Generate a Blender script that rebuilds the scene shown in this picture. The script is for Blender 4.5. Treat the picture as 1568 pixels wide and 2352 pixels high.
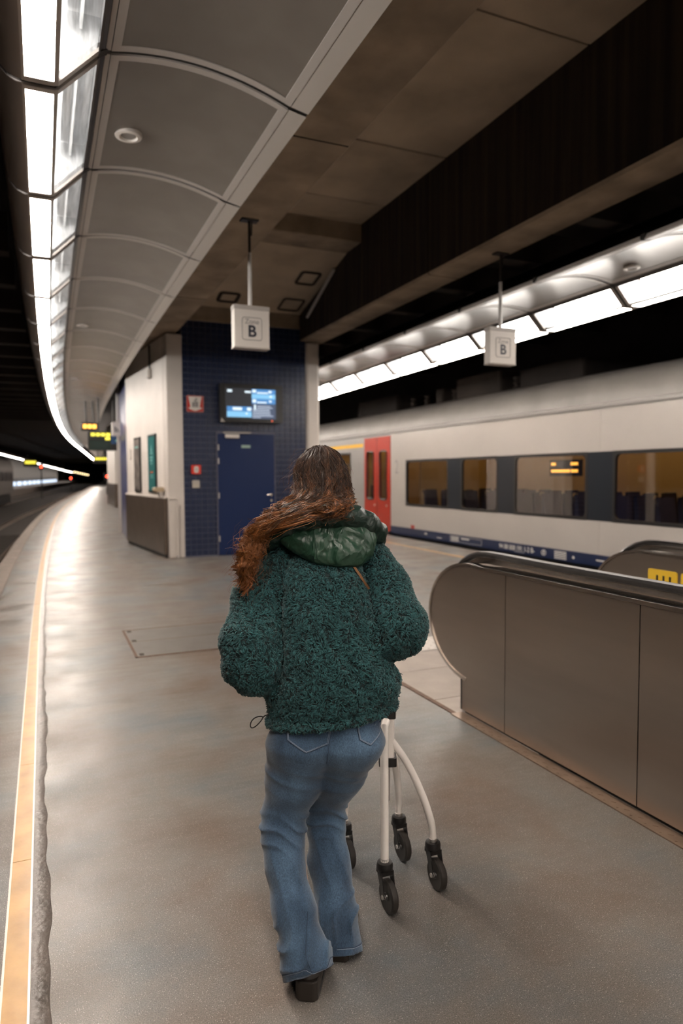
import bpy, bmesh, math, random
import numpy as np
from mathutils import Vector, Matrix
from mathutils.bvhtree import BVHTree

random.seed(7)
rng = np.random.default_rng(7)
for o in list(bpy.data.objects):
    bpy.data.objects.remove(o)
scene = bpy.context.scene
COL = scene.collection

# ------------------------------------------------------------------ camera
CAM_H = 1.55
YAW, PITCH, ROLL = math.radians(23.598), math.radians(3.139), math.radians(-0.3)
fw = Vector((math.sin(YAW) * math.cos(PITCH), math.cos(YAW) * math.cos(PITCH), -math.sin(PITCH)))
rt = Vector((math.cos(YAW), -math.sin(YAW), 0))
up = rt.cross(fw)
rt2 = rt * math.cos(ROLL) + up * math.sin(ROLL)
up2 = up * math.cos(ROLL) - rt * math.sin(ROLL)
cd = bpy.data.cameras.new('camera')
cam = bpy.data.objects.new('camera', cd)
COL.objects.link(cam)
M = Matrix((rt2, up2, -fw)).transposed().to_4x4()
M.translation = (0, 0, CAM_H)
cam.matrix_world = M
cd.sensor_fit = 'VERTICAL'
cd.sensor_height = 36.0
cd.lens = 24.0
cd.clip_end = 600
cd.dof.use_dof = True
cd.dof.focus_distance = 2.2
cd.dof.aperture_fstop = 2.2
scene.camera = cam

# ------------------------------------------------------------------ world, exposure
w = bpy.data.worlds.new('world')
scene.world = w
w.use_nodes = True
w.node_tree.nodes['Background'].inputs[0].default_value = (0.010, 0.008, 0.007, 1)
w.node_tree.nodes['Background'].inputs[1].default_value = 0.35
vs = scene.view_settings
vs.view_transform = 'Standard'
vs.look = 'None'
vs.exposure = 0.10
vs.gamma = 1.0
vs.use_curve_mapping = False
scene.cycles.adaptive_threshold = 0.05
scene.cycles.max_bounces = 5
scene.cycles.diffuse_bounces = 3
scene.cycles.glossy_bounces = 2
scene.cycles.transparent_max_bounces = 8
scene.cycles.caustics_reflective = False
scene.cycles.caustics_refractive = False
STRIP_LIGHT = 66.0       # radiance of the luminous ceiling strips
TUBE_LIGHT = 15.0         # radiance of the lamp trays behind the slanted glass
LAMP_COL = (1.0, 0.875, 0.765)

# ------------------------------------------------------------------ material helpers
MATS = {}
def nt_of(name):
    m = bpy.data.materials.new(name)
    m.use_nodes = True
    nt = m.node_tree
    return m, nt, nt.nodes['Principled BSDF']

def mat(name, col, rough=0.5, metal=0.0, var=0.0, scale=6.0, col2=None, bump=0.0, bscale=60.0,
        coat=0.0, stretch=(1, 1, 1), rvar=0.0, sheen=0.0, detail=5.0, spec=0.5):
    if name in MATS:
        return MATS[name]
    m, nt, b = nt_of(name)
    N, L = nt.nodes, nt.links
    b.inputs['Roughness'].default_value = rough
    b.inputs['Metallic'].default_value = metal
    b.inputs['Coat Weight'].default_value = coat
    b.inputs['Coat Roughness'].default_value = 0.12
    b.inputs['Sheen Weight'].default_value = sheen
    b.inputs['Specular IOR Level'].default_value = spec
    tc = N.new('ShaderNodeTexCoord')
    mp = N.new('ShaderNodeMapping')
    mp.inputs['Scale'].default_value = stretch
    L.new(tc.outputs['Object'], mp.inputs['Vector'])
    if var > 0 or col2:
        nz = N.new('ShaderNodeTexNoise')
        nz.inputs['Scale'].default_value = scale
        nz.inputs['Detail'].default_value = detail
        L.new(mp.outputs[0], nz.inputs['Vector'])
        cr = N.new('ShaderNodeValToRGB')
        c2 = col2 or tuple(c * (1 - var) for c in col)
        cr.color_ramp.elements[0].position = 0.3
        cr.color_ramp.elements[1].position = 0.7
        cr.color_ramp.elements[0].color = (*c2, 1)
        cr.color_ramp.elements[1].color = (*col, 1)
        L.new(nz.outputs['Fac'], cr.inputs[0])
        L.new(cr.outputs[0], b.inputs['Base Color'])
        if rvar:
            mr = N.new('ShaderNodeMapRange')
            mr.inputs['To Min'].default_value = rough - rvar
            mr.inputs['To Max'].default_value = rough + rvar
            L.new(nz.outputs['Fac'], mr.inputs['Value'])
            L.new(mr.outputs[0], b.inputs['Roughness'])
    else:
        b.inputs['Base Color'].default_value = (*col, 1)
    if bump > 0:
        n2 = N.new('ShaderNodeTexNoise')
        n2.inputs['Scale'].default_value = bscale
        n2.inputs['Detail'].default_value = 3
        L.new(mp.outputs[0], n2.inputs['Vector'])
        bp = N.new('ShaderNodeBump')
        bp.inputs['Strength'].default_value = bump
        bp.inputs['Distance'].default_value = 0.01
        L.new(n2.outputs['Fac'], bp.inputs['Height'])
        L.new(bp.outputs[0], b.inputs['Normal'])
    MATS[name] = m
    return m

def emit(name, col, strength):
    if name in MATS:
        return MATS[name]
    m, nt, b = nt_of(name)
    b.inputs['Base Color'].default_value = (0.02, 0.02, 0.02, 1)
    b.inputs['Emission Color'].default_value = (*col, 1)
    b.inputs['Emission Strength'].default_value = strength
    MATS[name] = m
    return m

def glass(name, tint=(0.85, 0.85, 0.85), rough=0.02, ior=1.5):
    m = bpy.data.materials.new(name)
    m.use_nodes = True
    nt = m.node_tree
    N, L = nt.nodes, nt.links
    N.remove(N['Principled BSDF'])
    out = N['Material Output']
    tr = N.new('ShaderNodeBsdfTransparent')
    tr.inputs[0].default_value = (*tint, 1)
    gl = N.new('ShaderNodeBsdfGlossy')
    gl.inputs['Roughness'].default_value = rough
    # Schlick reflectance, the same from both faces of the thin pane
    geo = N.new('ShaderNodeNewGeometry')
    dot = N.new('ShaderNodeVectorMath'); dot.operation = 'DOT_PRODUCT'
    L.new(geo.outputs['Incoming'], dot.inputs[0]); L.new(geo.outputs['Normal'], dot.inputs[1])
    ab = N.new('ShaderNodeMath'); ab.operation = 'ABSOLUTE'; L.new(dot.outputs['Value'], ab.inputs[0])
    om = N.new('ShaderNodeMath'); om.operation = 'SUBTRACT'; om.inputs[0].default_value = 1.0; L.new(ab.outputs[0], om.inputs[1])
    pw = N.new('ShaderNodeMath'); pw.operation = 'POWER'; pw.inputs[1].default_value = 5.0; L.new(om.outputs[0], pw.inputs[0])
    f0 = ((ior - 1) / (ior + 1)) ** 2
    fr = N.new('ShaderNodeMath'); fr.operation = 'MULTIPLY_ADD'; fr.inputs[1].default_value = 1 - f0; fr.inputs[2].default_value = f0
    L.new(pw.outputs[0], fr.inputs[0])
    mx = N.new('ShaderNodeMixShader')
    L.new(fr.outputs[0], mx.inputs[0])
    L.new(tr.outputs[0], mx.inputs[1])
    L.new(gl.outputs[0], mx.inputs[2])
    L.new(mx.outputs[0], out.inputs[0])
    MATS[name] = m
    return m

# ------------------------------------------------------------------ materials
def floor_material():
    m, nt, b = nt_of('terrazzo_resin_floor')
    N, L = nt.nodes, nt.links
    tc = N.new('ShaderNodeTexCoord')
    big = N.new('ShaderNodeTexNoise'); big.inputs['Scale'].default_value = 1.3; big.inputs['Detail'].default_value = 6; big.inputs['Roughness'].default_value = 0.6
    L.new(tc.outputs['Object'], big.inputs['Vector'])
    cr = N.new('ShaderNodeValToRGB')
    e = cr.color_ramp.elements
    e[0].position = 0.30; e[0].color = (0.130, 0.092, 0.068, 1)
    e[1].position = 0.72; e[1].color = (0.112, 0.136, 0.152, 1)
    k = e.new(0.5); k.color = (0.158, 0.143, 0.128, 1)
    L.new(big.outputs['Fac'], cr.inputs[0])
    # pale mica flecks
    fl = N.new('ShaderNodeTexVoronoi'); fl.inputs['Scale'].default_value = 190
    L.new(tc.outputs['Object'], fl.inputs['Vector'])
    lt = N.new('ShaderNodeMath'); lt.operation = 'LESS_THAN'; lt.inputs[1].default_value = 0.24
    L.new(fl.outputs['Distance'], lt.inputs[0])
    pick = N.new('ShaderNodeSeparateColor')
    L.new(fl.outputs['Color'], pick.inputs[0])
    gt = N.new('ShaderNodeMath'); gt.operation = 'GREATER_THAN'; gt.inputs[1].default_value = 0.60
    L.new(pick.outputs[0], gt.inputs[0])
    mul = N.new('ShaderNodeMath'); mul.operation = 'MULTIPLY'
    L.new(lt.outputs[0], mul.inputs[0]); L.new(gt.outputs[0], mul.inputs[1])
    sc = N.new('ShaderNodeMath'); sc.operation = 'MULTIPLY'; sc.inputs[1].default_value = 0.5
    L.new(mul.outputs[0], sc.inputs[0])
    mix = N.new('ShaderNodeMix'); mix.data_type = 'RGBA'
    L.new(sc.outputs[0], mix.inputs['Factor'])
    L.new(cr.outputs[0], mix.inputs['A'])
    mix.inputs['B'].default_value = (0.62, 0.58, 0.53, 1)
    # fine dark grain
    gr = N.new('ShaderNodeTexNoise'); gr.inputs['Scale'].default_value = 260; gr.inputs['Detail'].default_value = 2
    L.new(tc.outputs['Object'], gr.inputs['Vector'])
    mr = N.new('ShaderNodeMapRange'); mr.inputs['From Min'].default_value = 0.3; mr.inputs['From Max'].default_value = 0.7
    mr.inputs['To Min'].default_value = 0.55; mr.inputs['To Max'].default_value = 1.38
    L.new(gr.outputs['Fac'], mr.inputs['Value'])
    m2 = N.new('ShaderNodeMix'); m2.data_type = 'RGBA'; m2.blend_type = 'MULTIPLY'; m2.inputs['Factor'].default_value = 1
    L.new(mix.outputs['Result'], m2.inputs['A']); L.new(mr.outputs[0], m2.inputs['B'])
    L.new(m2.outputs['Result'], b.inputs['Base Color'])
    r2 = N.new('ShaderNodeMapRange'); r2.inputs['From Min'].default_value = 0.3; r2.inputs['From Max'].default_value = 0.7; r2.inputs['To Min'].default_value = 0.285; r2.inputs['To Max'].default_value = 0.46
    wn = N.new('ShaderNodeTexNoise'); wn.inputs['Scale'].default_value = 2.2; wn.inputs['Detail'].default_value = 5
    L.new(tc.outputs['Object'], wn.inputs['Vector'])
    L.new(wn.outputs['Fac'], r2.inputs['Value']); L.new(r2.outputs[0], b.inputs['Roughness'])
    wv = N.new('ShaderNodeTexNoise'); wv.inputs['Scale'].default_value = 5.0; wv.inputs['Detail'].default_value = 2
    mpn = N.new('ShaderNodeMapping'); mpn.inputs['Scale'].default_value = (0.5, 1.6, 1)
    L.new(tc.outputs['Object'], mpn.inputs[0]); L.new(mpn.outputs[0], wv.inputs['Vector'])
    bp = N.new('ShaderNodeBump'); bp.inputs['Strength'].default_value = 0.30; bp.inputs['Distance'].default_value = 0.02
    L.new(wv.outputs['Fac'], bp.inputs['Height'])
    b2 = N.new('ShaderNodeBump'); b2.inputs['Strength'].default_value = 0.22; b2.inputs['Distance'].default_value = 0.002
    L.new(gr.outputs['Fac'], b2.inputs['Height']); L.new(bp.outputs[0], b2.inputs['Normal'])
    L.new(b2.outputs[0], b.inputs['Normal'])
    b.inputs['Specular IOR Level'].default_value = 0.5
    return m

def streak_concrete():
    m, nt, b = nt_of('dark_streaked_concrete')
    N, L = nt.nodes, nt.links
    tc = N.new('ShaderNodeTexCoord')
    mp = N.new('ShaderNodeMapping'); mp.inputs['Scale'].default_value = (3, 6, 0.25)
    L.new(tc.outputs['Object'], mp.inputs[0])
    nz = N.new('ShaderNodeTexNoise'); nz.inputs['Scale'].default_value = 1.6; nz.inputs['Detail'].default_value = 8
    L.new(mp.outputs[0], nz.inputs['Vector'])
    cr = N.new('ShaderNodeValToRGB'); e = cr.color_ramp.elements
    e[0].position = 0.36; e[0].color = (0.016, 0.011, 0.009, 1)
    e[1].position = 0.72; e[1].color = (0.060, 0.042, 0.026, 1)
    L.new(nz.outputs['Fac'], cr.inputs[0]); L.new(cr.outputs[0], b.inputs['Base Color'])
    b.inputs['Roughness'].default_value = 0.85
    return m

def attr_mat(name, attr, c0, c1, rough, sheen=0.0, aniso=0.0, spec=0.5, noise=None):
    m, nt, b = nt_of(name)
    N, L = nt.nodes, nt.links
    at = N.new('ShaderNodeAttribute'); at.attribute_name = attr
    mx = N.new('ShaderNodeMix'); mx.data_type = 'RGBA'
    L.new(at.outputs['Fac'], mx.inputs['Factor'])
    mx.inputs['A'].default_value = (*c0, 1); mx.inputs['B'].default_value = (*c1, 1)
    L.new(mx.outputs['Result'], b.inputs['Base Color'])
    b.inputs['Roughness'].default_value = rough
    b.inputs['Sheen Weight'].default_value = sheen
    b.inputs['Specular IOR Level'].default_value = spec
    return m

M_floor = floor_material()
M_streak = streak_concrete()
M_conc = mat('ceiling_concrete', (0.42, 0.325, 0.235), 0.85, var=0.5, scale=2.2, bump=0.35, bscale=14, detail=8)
M_conc2 = mat('slab_concrete', (0.60, 0.48, 0.355), 0.85, var=0.38, scale=1.3, bump=0.25, bscale=18, detail=8)
M_dark = mat('tunnel_soot', (0.022, 0.017, 0.015), 0.9, var=0.5, scale=1.5)
M_darkrib = mat('tunnel_rib_concrete', (0.05, 0.04, 0.034), 0.9, var=0.5, scale=1.0)
M_ballast = mat('ballast', (0.045, 0.034, 0.028), 0.95, var=0.6, scale=14, bump=1.0, bscale=25)
M_rail = mat('rail_steel', (0.30, 0.22, 0.16), 0.35, 0.9, var=0.5, scale=20)
M_sleeper = mat('sleeper_wood', (0.05, 0.04, 0.033), 0.9, var=0.4)
M_edge = mat('platform_edge_stone', (0.21, 0.165, 0.135), 0.7, var=0.35, scale=5, bump=0.2)
M_yellow = mat('yellow_strip', (0.60, 0.35, 0.125), 0.34, var=0.0, scale=7, col2=(0.42, 0.235, 0.08), bump=0.12, bscale=16, coat=0.2, rvar=0.08)
M_ysteel = mat('strip_edge_metal', (0.50, 0.45, 0.40), 0.38, 0.8)
M_stone = mat('landing_stone', (0.36, 0.305, 0.265), 0.55, var=0.22, scale=4, bump=0.1, bscale=80)
M_tact = mat('tactile_pale', (0.62, 0.57, 0.53), 0.6)
M_joint = mat('dark_joint', (0.05, 0.037, 0.028), 0.9)
M_rust = mat('rusty_steel', (0.16, 0.085, 0.05), 0.6, 0.3, var=0.5, scale=25)
M_hatch = mat('hatch_cover', (0.150, 0.136, 0.124), 0.4, var=0.25, scale=5, bump=0.08, bscale=120)
M_canopy = mat('canopy_grey_paint', (0.52, 0.475, 0.44), 0.42, 0.15)
M_lip = mat('canopy_lip_paint', (0.42, 0.375, 0.35), 0.38, 0.25)
M_gap = mat('canopy_shadow_gap', (0.03, 0.027, 0.025), 0.6)
M_recess = mat('canopy_recess', (0.10, 0.095, 0.095), 0.35, 0.5)
M_tray = mat('lamp_tray_grey', (0.76, 0.78, 0.80), 0.35, 0.2, var=0.5, scale=9, stretch=(6, 0.4, 1))
M_white = mat('white_wall_paint', (0.72, 0.665, 0.615), 0.6, var=0.10, scale=2.0)
M_greycol = mat('kiosk_column_paint', (0.62, 0.565, 0.52), 0.6, var=0.12, scale=2.0)
M_tile = mat('blue_tile', (0.006, 0.017, 0.062), 0.30, var=0.35, scale=3.0)
M_grout = mat('tile_grout', (0.15, 0.15, 0.205), 0.8)
M_bdoor = mat('blue_door_paint', (0.001, 0.014, 0.072), 0.42, spec=0.3)
M_clad = mat('bronze_cladding', (0.135, 0.100, 0.078), 0.38, 0.5, var=0.25, scale=3)
M_steel = mat('brushed_steel', (0.52, 0.455, 0.40), 0.29, 1.0, var=0.16, scale=5, stretch=(1, 0.12, 1), bump=0.015, bscale=200)
M_steel2 = mat('polished_steel', (0.68, 0.62, 0.57), 0.2, 1.0)
M_galv = mat('galvanised_steel', (0.55, 0.52, 0.5), 0.4, 0.8)
M_rub = mat('black_rubber', (0.012, 0.011, 0.011), 0.33, coat=0.3)
M_tyre = mat('black_tyre', (0.030, 0.026, 0.023), 0.5)
M_blk = mat('black_plastic', (0.010, 0.009, 0.009), 0.38)
M_signw = mat('sign_white', (0.66, 0.61, 0.565), 0.5)
M_signtop = mat('sign_cap', (0.44, 0.40, 0.37), 0.5)
M_ink = mat('navy_ink', (0.012, 0.014, 0.028), 0.5)
M_inkgrey = mat('grey_ink', (0.16, 0.15, 0.15), 0.5)
M_pole = mat('pole_paint', (0.60, 0.56, 0.53), 0.4)
M_poled = mat('pole_dark', (0.035, 0.030, 0.028), 0.5)
M_red = mat('red_sign', (0.45, 0.018, 0.012), 0.45)
M_walker = mat('white_powdercoat', (0.90, 0.84, 0.79), 0.25, coat=0.4)
M_tw = mat('train_white', (0.40, 0.375, 0.35), 0.30, var=0.10, scale=0.7, coat=0.25)
M_tg = mat('train_grey', (0.31, 0.30, 0.29), 0.32, var=0.12, scale=0.9, coat=0.2)
M_troof = mat('train_roof', (0.21, 0.20, 0.19), 0.45, var=0.2, scale=2)
M_tband = mat('train_window_band', (0.014, 0.017, 0.022), 0.3, spec=0.3)
M_tblue = mat('train_blue_skirt', (0.008, 0.017, 0.055), 0.35)
M_tred = mat('train_red_door', (0.36, 0.022, 0.006), 0.36)
M_tyel = mat('train_yellow_stripe', (0.72, 0.40, 0.02), 0.4)
M_tint = mat('train_interior_cream', (0.55, 0.45, 0.32), 0.6)
M_seat = mat('seat_fabric', (0.028, 0.025, 0.05), 0.8, var=0.3)
M_glassw = glass('window_glass', (0.60, 0.60, 0.62), 0.03, 2.5)
M_glassc = glass('canopy_glass', (0.93, 0.95, 0.95), 0.05, 1.45)
M_strip = emit('luminous_strip', LAMP_COL, STRIP_LIGHT)
M_tube = emit('lamp_tray_light', (1.0, 0.93, 0.87), TUBE_LIGHT)
M_cabin = emit('train_cabin_light', (1.0, 0.55, 0.16), 6.0)
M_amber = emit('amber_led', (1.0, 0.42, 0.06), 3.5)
M_yled = emit('yellow_led', (1.0, 0.85, 0.08), 1.6)
M_redlamp = emit('red_signal', (1.0, 0.05, 0.02), 14.0)
M_bluew = emit('cold_glow_pane', (0.7, 0.82, 1.0), 1.6)

# ------------------------------------------------------------------ mesh helpers
def link(o, parent=None):
    COL.objects.link(o)
    if parent is not None:
        o.parent = parent
    return o

def tag(o, label=None, cat=None, group=None, kind=None):
    if label: o['label'] = label
    if cat: o['category'] = cat
    if group: o['group'] = group
    if kind: o['kind'] = kind
    return o

def empty(name, loc=(0, 0, 0), rz=0.0, parent=None):
    o = bpy.data.objects.new(name, None)
    o.location = loc
    o.rotation_euler = (0, 0, rz)
    o.empty_display_size = 0.1
    return link(o, parent)

class MB:
    def __init__(s):
        s.v = []; s.f = []; s.m = []
    def add(s, vs, fs, mi=0):
        b = len(s.v)
        s.v += [tuple(v) for v in vs]
        s.f += [tuple(b + i for i in f) for f in fs]
        s.m += [mi] * len(fs)
        return s
    def box(s, lo, hi, mi=0, rz=0.0, piv=None):
        x0, y0, z0 = lo; x1, y1, z1 = hi
        vs = [(x0, y0, z0), (x1, y0, z0), (x1, y1, z0), (x0, y1, z0), (x0, y0, z1), (x1, y0, z1), (x1, y1, z1), (x0, y1, z1)]
        if rz:
            p = piv or ((x0 + x1) / 2, (y0 + y1) / 2)
            c, n = math.cos(rz), math.sin(rz)
            vs = [(p[0] + (x - p[0]) * c - (y - p[1]) * n, p[1] + (x - p[0]) * n + (y - p[1]) * c, z) for x, y, z in vs]
        return s.add(vs, [(0, 3, 2, 1), (4, 5, 6, 7), (0, 1, 5, 4), (1, 2, 6, 5), (2, 3, 7, 6), (3, 0, 4, 7)], mi)
    def rbox(s, lo, hi, r, axis=2, seg=4, mi=0):
        """box with rounded vertical edges along an axis"""
        ax = [0, 1, 2]; ax.remove(axis)
        a0, a1 = lo[ax[0]], hi[ax[0]]; b0, b1 = lo[ax[1]], hi[ax[1]]
        pts = []
        for cx, cy, st in ((a1 - r, b1 - r, 0), (a0 + r, b1 - r, 90), (a0 + r, b0 + r, 180), (a1 - r, b0 + r, 270)):
            for k in range(seg + 1):
                t = math.radians(st + 90 * k / seg)
                pts.append((cx + r * math.cos(t), cy + r * math.sin(t)))
        return s.prism(pts, lo[axis], hi[axis], axis, mi)
    def prism(s, pts, c0, c1, axis=2, mi=0):
        n = len(pts)
        def mk(p, c):
            if axis == 2: return (p[0], p[1], c)
            if axis == 1: return (p[0], c, p[1])
            return (c, p[0], p[1])
        vs = [mk(p, c0) for p in pts] + [mk(p, c1) for p in pts]
        fs = [tuple(reversed(range(n))), tuple(range(n, 2 * n))]
        for i in range(n):
            j = (i + 1) % n
            fs.append((i, j, n + j, n + i))
        return s.add(vs, fs, mi)
    def tube(s, path, r, seg=10, cap=True, mi=0, closed=False):
        path = [Vector(p) for p in path]
        n = len(path)
        rs = r if isinstance(r, (list, tuple)) else [r] * n
        vs, fs = [], []
        ref = None
        for i, p in enumerate(path):
            if closed:
                t = (path[(i + 1) % n] - path[i - 1]).normalized()
            else:
                t = (path[min(i + 1, n - 1)] - path[max(i - 1, 0)]).normalized()
            if ref is None:
                ref = Vector((0, 0, 1)) if abs(t.z) < 0.9 else Vector((1, 0, 0))
            a = (ref - t * ref.dot(t)).normalized()
            ref = a
            bb = t.cross(a)
            for k in range(seg):
                an = 2 * math.pi * k / seg
                vs.append(p + (a * math.cos(an) + bb * math.sin(an)) * rs[i])
        rng_ = n if closed else n - 1
        for i in range(rng_):
            j = (i + 1) % n
            for k in range(seg):
                l = (k + 1) % seg
                fs.append((i * seg + k, i * seg + l, j * seg + l, j * seg + k))
        if cap and not closed:
            fs.append(tuple(reversed(range(seg))))
            fs.append(tuple((n - 1) * seg + k for k in range(seg)))
        return s.add(vs, fs, mi)
    def lathe(s, prof, center, axis=2, seg=24, mi=0):
        """prof: list of (radius, height) along axis; closed if ends have radius 0"""
        vs, fs = [], []
        n = len(prof)
        for (r, h) in prof:
            for k in range(seg):
                an = 2 * math.pi * k / seg
                c, d = r * math.cos(an), r * math.sin(an)
                if axis == 2: p = (c, d, h)
                elif axis == 1: p = (c, h, d)
                else: p = (h, c, d)
                vs.append((center[0] + p[0], center[1] + p[1], center[2] + p[2]))
        for i in range(n - 1):
            for k in range(seg):
                l = (k + 1) % seg
                fs.append((i * seg + k, i * seg + l, (i + 1) * seg + l, (i + 1) * seg + k))
        fs.append(tuple(reversed(range(seg))))
        fs.append(tuple((n - 1) * seg + k for k in range(seg)))
        return s.add(vs, fs, mi)
    def mesh(s, name, mats, smooth=False):
        me = bpy.data.meshes.new(name)
        me.from_pydata(s.v, [], s.f)
        for m in (mats if isinstance(mats, (list, tuple)) else [mats]):
            me.materials.append(m)
        if len(set(s.m)) > 1:
            me.polygons.foreach_set('material_index', s.m)
        bm = bmesh.new(); bm.from_mesh(me)
        bmesh.ops.recalc_face_normals(bm, faces=bm.faces)
        bm.to_mesh(me); bm.free()
        if smooth:
            me.polygons.foreach_set('use_smooth', [True] * len(me.polygons))
            me.set_sharp_from_angle(angle=math.radians(38))
        me.update()
        return me
    def build(s, name, mats, parent=None, smooth=False, loc=None, rz=0.0, bevel=0.0):
        o = bpy.data.objects.new(name, s.mesh(name, mats, smooth))
        link(o, parent)
        if loc is not None: o.location = loc
        if rz: o.rotation_euler = (0, 0, rz)
        if bevel:
            md = o.modifiers.new('bevel', 'BEVEL'); md.width = bevel; md.segments = 2; md.limit_method = 'ANGLE'
        return o

def inst(name, me, parent, loc=(0, 0, 0), rz=0.0, scale=None):
    o = bpy.data.objects.new(name, me)
    link(o, parent)
    o.location = loc
    o.rotation_euler = (0, 0, rz)
    if scale: o.scale = scale
    return o

def text(name, body, size, loc, rot, m, parent, extrude=0.001, bold=0.0, align='CENTER', sx=1.0):
    cu = bpy.data.curves.new(name, 'FONT')
    cu.body = body; cu.size = size; cu.extrude = extrude; cu.offset = bold
    cu.align_x = align; cu.align_y = 'CENTER'
    cu.materials.append(m)
    tmp = bpy.data.objects.new(name, cu)
    COL.objects.link(tmp)
    dg = bpy.context.evaluated_depsgraph_get()
    me = bpy.data.meshes.new_from_object(tmp.evaluated_get(dg))
    bpy.data.objects.remove(tmp)
    o = bpy.data.objects.new(name, me)
    link(o, parent)
    o.location = loc; o.rotation_euler = rot; o.scale = (sx, 1, 1)
    return o

def np_mesh(name, v, f, mats, smooth=True):
    me = bpy.data.meshes.new(name)
    v = np.asarray(v, np.float32); f = np.asarray(f, np.int32)
    k = f.shape[1]
    me.vertices.add(len(v)); me.vertices.foreach_set('co', v.ravel())
    me.loops.add(f.size); me.loops.foreach_set('vertex_index', f.ravel())
    me.polygons.add(len(f))
    me.polygons.foreach_set('loop_start', np.arange(0, f.size, k, dtype=np.int32))
    me.polygons.foreach_set('loop_total', np.full(len(f), k, np.int32))
    me.polygons.foreach_set('use_smooth', np.full(len(f), smooth))
    for m in (mats if isinstance(mats, (list, tuple)) else [mats]):
        me.materials.append(m)
    me.update(calc_edges=True)
    me.validate()
    return me

# the platforms and tracks bend gently to the right
def cv(y):
    if y <= 4.8: return 0.0
    if y <= 48: return 0.00105 * (y - 4.8) ** 2
    return 1.9596 + 0.0907 * (y - 48)
def cva(y):
    return -math.atan(0.0021 * (min(y, 48) - 4.8)) if y > 4.8 else 0.0

def strip_profile(mb, prof, ys, mi=0, closed=True):
    """sweep a cross-section (x, z) along the bend"""
    n = len(prof)
    vs = [(x + cv(y), y, z) for y in ys for (x, z) in prof]
    fs = []
    for i in range(len(ys) - 1):
        for k in range(n if closed else n - 1):
            l = (k + 1) % n
            fs.append((i * n + k, i * n + l, (i + 1) * n + l, (i + 1) * n + k))
    if closed:
        fs.append(tuple(reversed(range(n))))
        fs.append(tuple((len(ys) - 1) * n + k for k in range(n)))
    mb.add(vs, fs, mi)

YS = [-26, -16, -6, -3, 0, 2, 4.8] + [4.8 + i * 2.0 for i in range(1, 46)] + [94.8 + i * 6.0 for i in range(1, 28)]

# ------------------------------------------------------------------ setting: floor, tracks, tunnel
mb = MB(); strip_profile(mb, [(-0.56, 0), (7.95, 0), (7.95, -0.9), (-0.56, -0.9)], YS)
floor = tag(mb.build('floor', M_floor), 'speckled grey resin platform floor', kind='structure')
mb = MB()
for y in np.arange(-6, 120, 1.2):
    strip_profile(mb, [(-0.80, 0.001), (-0.565, 0.001), (-0.565, -0.9), (-0.80, -0.9)], [y + 0.006, y + 0.4, y + 0.8, y + 1.194])
tag(mb.build('platform_coping', M_edge, floor), kind='stuff')

tr = empty('trim_1'); tag(tr, 'long yellow safety strip along the platform edge', kind='structure')
for i in range(70):
    y = -2.05 + i * 1.0 if i < 30 else -2.05 + 30 + (i - 30) * 2.0
    ln = 1.0 if i < 30 else 2.0
    mb = MB(); strip_profile(mb, [(-0.150, 0.010), (-0.082, 0.010), (-0.082, 0.0), (-0.150, 0.0)], [y + 0.002, y + ln / 2, y + ln - 0.002])
    mb.build('strip_segment', M_yellow, tr)
for x in (-0.157, -0.082):
    mb = MB(); strip_profile(mb, [(x, 0.011), (x + 0.007, 0.011), (x + 0.007, 0.0), (x, 0.0)], YS)
    mb.build('strip_edging', M_ysteel, tr)
mb = MB(); vs = []; fs = []
yy = np.arange(-2, 24, 0.06)
for k, y in enumerate(yy):
    x = -0.022 + 0.007 * math.sin(y * 3.1) + 0.005 * math.sin(y * 9.7 + 1) + 0.004 * math.sin(y * 23) + cv(y)
    vs += [(-0.074 + cv(y), y, 0.0022), (x - 0.004, y, 0.0020), (x, y, 0.0)]
    if k: b_ = 3 * (k - 1); fs += [(b_, b_ + 1, b_ + 4, b_ + 3), (b_ + 1, b_ + 2, b_ + 5, b_ + 4)]
mb.add(vs, fs); mb.build('worn_margin', mat('margin_grime', (0.115, 0.092, 0.078), 0.34, var=0.45, scale=9, bump=0.25, bscale=45), floor, True)
tr2 = tag(empty('trim_2'), 'thin yellow safety strip in front of the train', kind='structure')
for i in range(14):
    y = -2 + i * 2.0
    mb = MB(); strip_profile(mb, [(7.06, 0.006), (7.13, 0.006), (7.13, 0.0), (7.06, 0.0)], [y + 0.002, y + 1, y + 1.998])
    mb.build('strip_segment', M_yellow, tr2)

mb = MB(); strip_profile(mb, [(-14, -0.95), (14, -0.95), (14, -1.2), (-14, -1.2)], YS)
tag(mb.build('track_bed', M_ballast), 'dark ballast bed of the railway tracks', kind='structure')
def track(off, label, y0=-6, y1=125, n=50, sl=True):
    t = tag(empty('railway_track', (off, 0, -0.95)), label, 'railway track')
    ys = [y for y in YS if y0 <= y <= y1]
    for s in (-0.7175, 0.7175):
        mb = MB(); strip_profile(mb, [(s - 0.035, 0.16), (s + 0.035, 0.16), (s + 0.012, 0.12), (s + 0.012, 0.03), (s + 0.07, 0.01), (s - 0.07, 0.01), (s - 0.012, 0.03), (s - 0.012, 0.12)], ys)
        mb.build('rail', M_rail, t, smooth=False)
    me = MB().box((-1.25, -0.13, -0.02), (1.25, 0.13, 0.035)).mesh('sleeper', M_sleeper)
    for i in range(n):
        y = max(y0, 0) + i * 0.65
        inst('sleeper', me, t, (cv(y), y, 0), cva(y))
track(-2.20, 'railway track running beside the platform with the yellow strip')
track(-7.25, 'railway track with a parked train beyond the empty track', n=30)
track(9.72, 'railway track under the white train', y1=60, n=20)

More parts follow.
